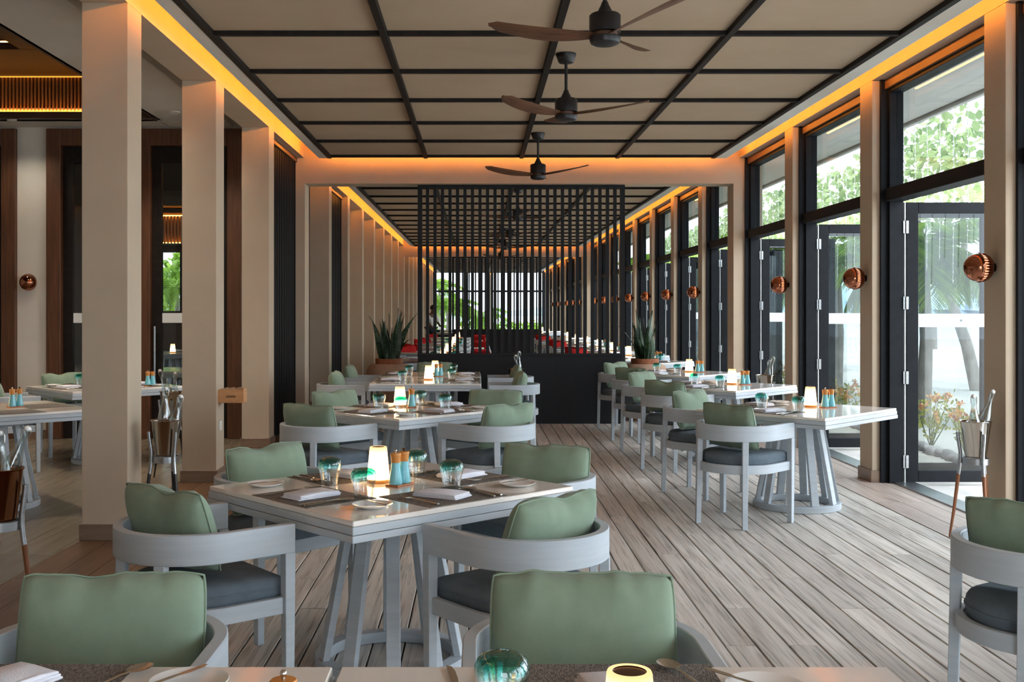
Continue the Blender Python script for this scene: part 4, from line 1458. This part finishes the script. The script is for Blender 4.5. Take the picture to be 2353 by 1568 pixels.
# ---- planters either side of the screen
thing('snake_plant', snake_kit(4), 'snake plant in a round clay pot on the pillar side of the screen', 'plant', (-1.22, 14.75, .0005), .3)
thing('snake_plant', snake_kit(9), 'snake plant in a round clay pot on the window side of the screen', 'plant', (2.30, 14.75, .0005), 1.1)

# ---- box and switch on the second pillar
bx = MB().box(0, .225, 0, .008, 0, .115).mesh('b', 'box_wood')
def slot_front():
    m = MB()
    m.box(0, .225, 0, .008, 0, .045).box(0, .225, 0, .008, .065, .115).box(0, .07, 0, .008, .045, .065).box(.155, .225, 0, .008, .045, .065)
    return m.mesh('front_board', 'box_wood')
thing('wooden_box', [('front_board', slot_front()), ('back_board', BOX('back_board', 'box_wood', 0, .225, .13, .138, 0, .115)),
                     ('floor_board', BOX('floor_board', 'box_wood', .008, .217, .008, .13, 0, .008)),
                     ('end_board', BOX('end_board', 'box_wood', 0, .008, .008, .13, 0, .115)), ('end_board', BOX('end_board', 'box_wood', .217, .225, .008, .13, 0, .125))],
      'small open wooden box with a slot handle fixed to a pillar', 'box', (XL + .001, D(1) + .06, .69))
for i, x in enumerate((.055, .105, .165)):
    m = MB().add([(0, -.004, .0), (.06, -.004, .0), (.06, -.004, .112), (.045, -.004, .126), (0, -.004, .118), (0, .004, .0), (.06, .004, .0), (.06, .004, .112), (.045, .004, .126), (0, .004, .118)],
                 [(0, 1, 2, 3, 4), (9, 8, 7, 6, 5), (0, 5, 6, 1), (1, 6, 7, 2), (2, 7, 8, 3), (3, 8, 9, 4), (4, 9, 5, 0)])
    thing('brown_envelope', m.mesh('envelope', 'paper_brown'), f'brown paper sleeve standing in the pillar box, {ORD[i]} from the pillar', 'envelope', (XL + x - .02, D(1) + .10 + i * .02, .699), rot=(-.12, 0, 0), group='paper sleeves')
thing('light_switch', [('plate', BOX('plate', 'switch_white', 0, .008, 0, .085, 0, .085, .002)), ('rocker', BOX('rocker', 'switch_white', .008, .012, .028, .058, .018, .066, .001))],
      'white light switch low on the second lounge pillar', 'switch', (XL + .0005, D(1) + .1, .44))

# ---- rooms beyond the screen: tables, red pillows
n = 0
for row, tx, ys in (('window', 2.45, (15.95, 18.0, 20.2, 22.5, 25.0, 27.6, 30.2)), ('pillar', -.65, (16.9, 19.4, 22.0, 24.6, 27.4, 30.2))):
    for i, ty in enumerate(ys):
        t = f'{ORD[i]} back {row}-row table'
        table_at(tx, ty, R45, f'pale diamond table beyond the slatted screen, {ORD[i]} of the {row} row')
        lamp_at(tx + .1, ty + .1, t)
        if i < 4:
            mills_at(tx + .24, ty - .02, .4, t)
            for s in (0, 1):
                setting(tx, ty, SIDE[s][1], SIDE[s][0], t, 100 + 10 * i + s + (50 if row == 'window' else 0), full=False)
        for s, (dx, dy, face) in enumerate(((-.6, -.6, 45), (.6, -.6, 135), (.6, .6, 225), (-.6, .6, -45))):
            if row == 'window' and s in (1, 2):
                continue
            red = not (row == 'window' and i == 0)
            chair_at(tx + dx, ty + dy, face, f'pale armchair at the {SIDE[s][0]} of the {t}', (s + i) % 2 == 0 or not red, f'{"red" if red else "green"} pillow at the {SIDE[s][0]} of the {t}', red=red, pk=s + i, group='armchairs beyond the screen')
# rearmost room
for i, (x, y) in enumerate(((2.4, 36.5), (2.4, 40.0), (-.7, 37.5), (-.7, 42.0))):
    t = f'{ORD[i]} table in the rearmost room'
    table_at(x, y, R45, f'pale distant dining table, {ORD[i]} in the rearmost room')
    lamp_at(x, y, t)
# room behind the lounge doors
for i, (x, y) in enumerate(((-5.55, 19.4), (-5.2, 21.0), (-3.72, 13.75))):
    t = f'{ORD[i]} table behind the lounge door glass'
    table_at(x, y, R45 if i < 2 else 0, f'pale dining table, {ORD[i]} behind the lounge door glass')
    lamp_at(x + .05, y - .1, t)

# ---- waiter far behind the screens
def waiter(loc, rz):
    def skin(name, pts, edges, rad, mname, parent, sub=2):
        me = bpy.data.meshes.new(name)
        me.from_pydata(pts, edges, [])
        o = ob(name, me, parent)
        md = o.modifiers.new('skin', 'SKIN')
        for v, r in zip(me.skin_vertices[0].data, rad):
            v.radius = (r, r)
        me.skin_vertices[0].data[0].use_root = True
        sd = o.modifiers.new('sub', 'SUBSURF')
        sd.levels = sd.render_levels = sub
        me.materials.append(MATS[mname])
        return o
    root = ob('person', None, None, loc, (0, 0, rz))
    pts = [(0, 0, .92), (0, -.02, 1.12), (0, -.06, 1.32), (0, -.09, 1.42), (0, -.13, 1.50), (0, -.15, 1.60),
           (.17, -.06, 1.36), (.23, -.08, 1.10), (.20, -.27, .98), (.17, -.36, .97), (-.17, -.06, 1.36), (-.23, -.08, 1.10), (-.20, -.27, .98), (-.17, -.36, .97),
           (.09, 0, .86), (.10, -.01, .48), (.10, .02, .08), (.10, -.12, .03), (-.09, 0, .86), (-.10, -.01, .48), (-.10, .02, .08), (-.10, -.12, .03)]
    ed = [(0, 1), (1, 2), (2, 3), (3, 4), (4, 5), (2, 6), (6, 7), (7, 8), (8, 9), (2, 10), (10, 11), (11, 12), (12, 13), (0, 14), (14, 15), (15, 16), (16, 17), (0, 18), (18, 19), (19, 20), (20, 21)]
    rad = [.13, .125, .14, .06, .075, .085, .06, .045, .035, .03, .06, .045, .035, .03, .09, .06, .045, .04, .09, .06, .045, .04]
    skin('body', pts, ed, rad, 'skin_dark', root)
    skin('shirt', [pts[0], pts[1], pts[2], pts[6], pts[7], pts[10], pts[11]], [(0, 1), (1, 2), (2, 3), (3, 4), (2, 5), (5, 6)], [.15, .145, .155, .075, .06, .075, .06], 'shirt_white', root)
    skin('trousers', [(0, 0, .93), pts[14], pts[15], (.10, .015, .1), pts[18], pts[19], (-.10, .015, .1)], [(0, 1), (1, 2), (2, 3), (0, 4), (4, 5), (5, 6)], [.145, .105, .075, .065, .105, .075, .065], 'trousers_black', root)
    hm = MB().lathe([(0, .115)] + [(.098 * math.sin(a), .115 * math.cos(a)) for a in [PI * .62 * i / 10 for i in range(1, 11)]], 20, caps=(False, False)).mesh('hair', 'hair_black', smooth=80)
    ob('hair', hm, root, (0, -.125, 1.60))
    tag(root, 'waiter in a white shirt standing far behind the slatted screen', 'person')


waiter((-1.62, 37.0, .0), math.radians(35))

# ================================================================== OUTSIDE
struct('ground_sand', MB().grid(lambda a, b: (3.8 + a * 260, -40 + b * 87, -.05), 120, 120).mesh('sand', 'sand', smooth=80),
       'bright white sand of the beach', 'sand')
m = MB().box(3.80, 5.0, Y_BACK, Y_END, -.3, -.02)
struct('path', m.mesh('path', 'path_paving'), 'pale paved path outside the doors', 'path')
struct('ground_garden', BOX('garden', 'sand', -60, 3.8, Y_END + .2, 90, -.3, -.05), 'sandy garden ground beyond the end windows', 'ground')
struct('ground_side', BOX('garden2', 'sand', -60, -8.9, -20, Y_END + .2, -.3, -.05), 'sandy ground beside the inner room', 'ground')
struct('sea', MB().add([(7, 46, -.09), (900, 46, -.09), (900, 900, -.09), (-200, 900, -.09), (-200, 120, -.09), (7, 120, -.09)], [(0, 1, 2, 3, 4, 5)]).mesh('sea', 'sea_water'), 'pale blue glittering sea', 'sea')


def hillfn(a, b):
    x = -150 + 700 * a
    h = (7 + 4 * math.sin(a * 19) + 2.5 * math.sin(a * 47 + 1)) * math.sin(PI * min(1, a * 1.05)) ** .5
    return (x, 400 + 60 * b, max(0, h) * math.sin(PI * b) + .0)


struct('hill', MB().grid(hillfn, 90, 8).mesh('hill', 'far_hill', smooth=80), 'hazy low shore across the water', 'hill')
rb = random.Random(5)
for i, (x, w, h) in enumerate(((172, 9, 13), (184, 6, 10), (196, 10, 8), (120, 8, 9), (140, 7, 11))):
    parts = [('walls', BOX('walls', 'far_building', 0, w, 0, 8, 0, h))]
    wm = BOX('window', 'far_window', 0, w / 5, -.1, 0, 0, 1.1)
    for r_ in range(int(h / 2.6)):
        for c_ in range(3):
            parts.append(('window', wm, [], (w * (.08 + .3 * c_), 0, 1 + r_ * 2.4)))
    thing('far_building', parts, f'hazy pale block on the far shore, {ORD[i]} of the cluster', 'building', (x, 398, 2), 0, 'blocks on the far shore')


def leaf_poly(m, p, d, n, L, w, bend=.15):
    """six-sided bent leaf at p pointing along d with normal n"""
    s = d.cross(n).normalized()
    a = p
    b = p + d * (L * .35) + s * (w * .5)
    c = p + d * (L * .75) + s * (w * .42) - n * (bend * L * .3)
    e = p + d * L - n * (bend * L)
    f = p + d * (L * .75) - s * (w * .42) - n * (bend * L * .3)
    g = p + d * (L * .35) - s * (w * .5)
    m.add([a, b, c, e, f, g], [(0, 1, 2, 5), (5, 2, 3, 4)] if False else [(0, 1, 2, 3), (0, 3, 4, 5)])


def rv(r):
    while True:
        v = Vector((r.uniform(-1, 1), r.uniform(-1, 1), r.uniform(-1, 1)))
        if .05 < v.length < 1:
            return v


def leafy_tree(x, y, seed, label, blobs, nleaf, L, trunk, lm='leaf_seagrape', cat='tree', name='broadleaf_tree', grp='trees outside the windows'):
    r = random.Random(seed)
    root = ob(name, None, None, (x, y, -.06))
    t = MB()
    for pts, rads in trunk:
        t.tube(pts, rads, 9)
    ob('trunk', t.mesh('trunk', 'bark', smooth=70), root)
    m = MB()
    for (c, rad, share) in blobs:
        for _ in range(int(nleaf * share)):
            v = rv(r)
            q = v.normalized() * (v.length ** .45)
            p = Vector((c[0] + q.x * rad[0], c[1] + q.y * rad[1], c[2] + q.z * rad[2]))
            d = (rv(r) + Vector((0, 0, -.35))).normalized()
            n = (rv(r) + Vector((0, 0, .9))).normalized()
            k = r.uniform(.7, 1.3)
            leaf_poly(m, p, d, n, L * k, L * .68 * k)
    f = ob('foliage', m.mesh('foliage', lm, smooth=60, fix=False), root)
    f['kind'] = 'stuff'
    tag(root, label, cat, grp)


def frond_mesh(seed, L=1.5):
    r = random.Random(seed)
    m = MB()
    pts = []
    for i in range(13):
        f = i / 12
        pts.append(Vector((L * f * (1 - .12 * f), 0, L * (.42 * f - .72 * f * f))))
    m.tube(pts, [.014 * (1 - .8 * i / 12) + .002 for i in range(13)], 5)
    nl = 34
    for i in range(3, nl):
        f = i / nl
        j = f * 12
        a = int(j)
        p = pts[a].lerp(pts[min(a + 1, 12)], j - a)
        tan = (pts[min(a + 1, 12)] - pts[max(a - 1, 0)]).normalized()
        ll = L * .36 * math.sin(PI * (.12 + .85 * f)) ** .6
        for s in (-1, 1):
            d = (tan * .75 + Vector((0, s, -.25 - .2 * r.random()))).normalized()
            n = d.cross(Vector((1, 0, 0))).normalized()
            if n.z < 0:
                n = -n
            w = .030
            sd = d.cross(n).normalized()
            e1 = p + d * (ll * .5) - Vector((0, 0, ll * .05))
            e2 = p + d * ll - Vector((0, 0, ll * .28))
            m.add([p, e1 + sd * (w * .5), e2, e1 - sd * (w * .5)], [(0, 1, 2), (0, 2, 3)])
    return m.mesh('frond', 'leaf_palm', fix=False)


FRONDS = [frond_mesh(1), frond_mesh(2), frond_mesh(3, 1.3)]


def palm(x, y, h, seed, label, n=15, sc=1.0):
    r = random.Random(seed)
    root = ob('palm_tree', None, None, (x, y, -.06))
    ob('trunk', MB().tube([(0, 0, 0), (.06, .02, h * .5), (.0, .0, h)], [.11, .085, .075], 10).mesh('trunk', 'bark', smooth=70), root)
    for i in range(n):
        o = ob('frond', FRONDS[i % 3], root, (0, 0, h - .03), (r.uniform(-.2, .2), r.uniform(-.75, .45), 2 * PI * i / n + r.uniform(-.2, .2)))
        o.scale = (sc, sc, sc)
    tag(root, label, 'palm', 'palms outside the windows')


leafy_tree(9.2, 20.8, 31, 'broadleaf tree with round leaves outside the first bay',
           [((-.8, -.4, 3.7), (1.5, 1.6, 1.0), .46), ((.3, .8, 4.5), (1.9, 1.7, .9), .38), ((-.9, .2, 2.45), (.7, .8, .35), .05), ((-.1, -1.6, 4.7), (1.2, .8, .7), .11)], 1700, .165,
           [([(.5, 0, 0), (.3, 0, .9), (-.1, -.1, 1.9), (-.7, -.3, 3.0), (-.9, -.4, 3.6)], [.13, .11, .09, .06, .03]), ([(-.05, -.1, 1.8), (.4, .3, 2.9), (.5, .7, 4.2)], [.08, .06, .03])])
leafy_tree(9.3, 28.0, 32, 'broadleaf tree outside the second bay', [((-.6, -.4, 3.6), (1.4, 1.9, 1.1), .6), ((.4, .9, 4.5), (1.7, 1.6, .9), .4)], 2000, .17,
           [([(0, 0, 0), (-.1, 0, 1.4), (-.4, -.2, 3.2)], [.12, .09, .04])])
leafy_tree(9.5, 35.0, 33, 'broadleaf tree outside the third bay', [((-.6, -.4, 3.5), (1.4, 2.2, 1.2), .6), ((.4, .9, 4.6), (1.9, 1.8, 1.0), .4)], 2000, .18,
           [([(0, 0, 0), (.1, 0, 1.4), (-.3, -.2, 3.2)], [.12, .09, .04])])
leafy_tree(10.4, 43, 34, 'broadleaf tree further along the garden side', [((-.5, 0, 3.6), (1.8, 3.2, 1.6), 1)], 2600, .2, [([(0, 0, 0), (.1, 0, 1.4), (-.3, -.2, 3.2)], [.14, .1, .05])])
leafy_tree(11.2, 55, 35, 'broadleaf tree near the end of the garden side', [((-.5, 0, 3.8), (2.0, 4.5, 2.0), 1)], 2400, .25, [([(0, 0, 0), (.1, 0, 1.4), (-.3, -.2, 3.2)], [.14, .1, .05])])
palm(6.15, 14.8, 2.35, 41, 'young palm with drooping fronds outside the first bay', 26, .92)
palm(6.15, 18.4, 2.4, 42, 'young palm outside the second bay', 24, .95)
palm(6.1, 22.6, 2.6, 43, 'palm outside the third bay', 15, 1.1)
palm(6.2, 27.0, 2.7, 44, 'palm outside the fourth bay', 15, 1.15)
palm(6.4, 33.0, 2.8, 45, 'palm outside the sixth bay', 14, 1.3)
palm(6.6, 42.0, 3.0, 46, 'palm towards the end of the garden side', 14, 1.4)
# end window greenery and greenery outside the inner room
for i, (x, y, h) in enumerate(((-1.7, 58.5, 1.8), (.1, 61.5, 1.3), (-4.2, 61.5, 2.6), (-2.4, 66.5, 3.0))):
    palm(x, y, h, 50 + i, f'lush palm outside the end windows, {ORD[i]} of the clump', 16, 1.3)
leafy_tree(-4.4, 70, 61, 'dense green thicket outside the end windows', [((0, 0, 1.5), (2.6, 1.5, 1.7), 1)], 1500, .3, [([(0, 0, 0), (0, 0, 1.5)], [.1, .05])], lm='leaf_palm', name='garden_thicket')
leafy_tree(2.8, 66, 62, 'low green hedge outside the end windows', [((0, 0, .45), (3.2, .6, .45), 1)], 1200, .2, [([(0, 0, 0), (0, 0, .4)], [.05, .03])], lm='leaf_palm', name='garden_hedge', cat='hedge')
for i, (x, y, h) in enumerate(((-9.3, 33.0, 2.3), (-11.5, 35.5, 2.8))):
    palm(x, y, h, 70 + i, f'palm outside the inner room window, {["nearer", "rearward"][i]} one', 14, 1.0)


leafy_tree(-9.6, 38.5, 63, 'dense green thicket outside the inner room window', [((0, 0, 2.2), (2.2, 1.0, 1.9), 1)], 1500, .3, [([(0, 0, 0), (0, 0, 1.5)], [.1, .05])], lm='leaf_palm', name='garden_thicket')


# flowering shrubs behind a stone edging
def shrub(x, y, h, seed, label, n=150):
    r = random.Random(seed)
    root = ob('flowering_shrub', None, None, (x, y, -.05))
    st, lv, fl_ = MB(), MB(), MB()
    for i in range(9):
        a = r.uniform(0, 2 * PI)
        L = h * r.uniform(.6, 1.1)
        sp = r.uniform(.12, .34)
        tip = Vector((math.cos(a) * sp, math.sin(a) * sp, L))
        mid = tip * .5 + Vector((r.uniform(-.04, .04), r.uniform(-.04, .04), .04))
        st.tube([(0, 0, 0), mid, tip], [.007, .005, .002], 5)
        for j in range(n // 9):
            f = r.uniform(.3, 1.0)
            p = tip * f + rv(r) * .08
            d = (rv(r) + Vector((0, 0, .3))).normalized()
            leaf_poly(lv, p, d, rv(r).normalized(), r.uniform(.04, .075), .032)
        for j in range(3):
            p = tip + rv(r) * .05
            for k in range(5):
                leaf_poly(fl_, p, rv(r).normalized(), rv(r).normalized(), .035, .03)
    ob('stems', st.mesh('stems', 'stem', smooth=60), root)
    f = ob('foliage', lv.mesh('foliage', 'leaf_shrub', fix=False), root)
    f['kind'] = 'stuff'
    f = ob('blossoms', fl_.mesh('blossoms', 'leaf_flower', fix=False), root)
    f['kind'] = 'stuff'
    tag(root, label, 'shrub', 'flowering shrubs by the path')


rs = random.Random(8)
i = 0
y = 10.6
while y < 30 and i < 22:
    x = 4.93 + .04 * (y - 10.6) * .6 + rs.uniform(-.08, .18)
    shrub(x + .1, y, rs.uniform(.42, .68), 200 + i, f'yellow-green flowering shrub by the path, {ORD[i]} from the front')
    y += rs.uniform(.38, .62) * (1 + .05 * i)
    i += 1
stm = []
for q in range(4):
    b = bmesh.new()
    bmesh.ops.create_icosphere(b, subdivisions=2, radius=.075)
    for v in b.verts:
        v.co *= rs.uniform(.82, 1.12)
        v.co.z *= .8
    me = bpy.data.meshes.new('stone')
    b.to_mesh(me)
    b.free()
    me.materials.append(MATS['stone'])
    for p in me.polygons:
        p.use_smooth = True
    stm.append(me)
edge = ob('stone_edging', None, None, (0, 0, -.05))
tag(edge, 'curved row of rough grey stones edging the flower bed', 'stone edging')
y = 10.1
while y < 22:
    x = 4.80 + .03 * (y - 10.1)
    ob('stone', stm[rs.randrange(4)], edge, (x + rs.uniform(-.02, .02), y, .05), (rs.uniform(0, 3), 0, rs.uniform(0, 6)), (1, rs.uniform(.9, 1.5), 1))
    y += rs.uniform(.13, .17)
for x in [5.0 + .14 * k for k in range(9)]:
    ob('stone', stm[rs.randrange(4)], edge, (x - .12, 10.02 + rs.uniform(-.03, .03) - .02 * (x - 5), .05), (rs.uniform(0, 3), 0, rs.uniform(0, 6)))

# beach fence and posts
f = ob('beach_fence', None, None, (14.0, 41.0, -.05))
tag(f, 'low white picket fence on the beach', 'fence')
pk = BOX('picket', 'fence_white', -.04, .04, -.02, .02, 0, .9)
for k in range(26):
    ob('picket', pk, f, (-3 + k * .22, 0, 0))
for z in (.25, .7):
    ob('rail', BOX('rail', 'fence_white', -3.1, 2.6, .02, .05, z, z + .07), f)
thing('mooring_post', MB().lathe([(0, 0), (.16, 0), (.15, 1.1), (.17, 1.12), (.17, 1.2), (0, 1.2)], 14, caps=(False, False)).mesh('post', 'bark', smooth=45), 'weathered post standing on the sand', 'post', (18.5, 43.5, -.05))

# string lights from the eaves
sl = ob('string_light_curtain', None, None, (4.64, 0, 3.47))
tag(sl, 'curtain of white string lights hanging from the eaves', 'string lights')


def strand(L):
    m = MB().tube([(0, 0, 0), (.01, .005, -L * .4), (-.005, 0, -L)], .0035, 5)
    return m.mesh('strand', 'rope_white'), MB()


def bulbs(L):
    m = MB()
    z = -.06
    while z > -L:
        m.lathe([(0, z - .012), (.006, z), (0, z + .012)], 5, caps=(False, False))
        z -= .085
    return m.mesh('bulbs', 'string_bulb')


lens = (1.55, 1.7, 1.45)
SM = [(strand(L)[0], bulbs(L)) for L in lens]
for k in range(64):
    a, b = SM[k % 3]
    o = ob('strand', a, sl, (0, 7.4 + k * .305, 0))
    ob('bulbs', b, o)
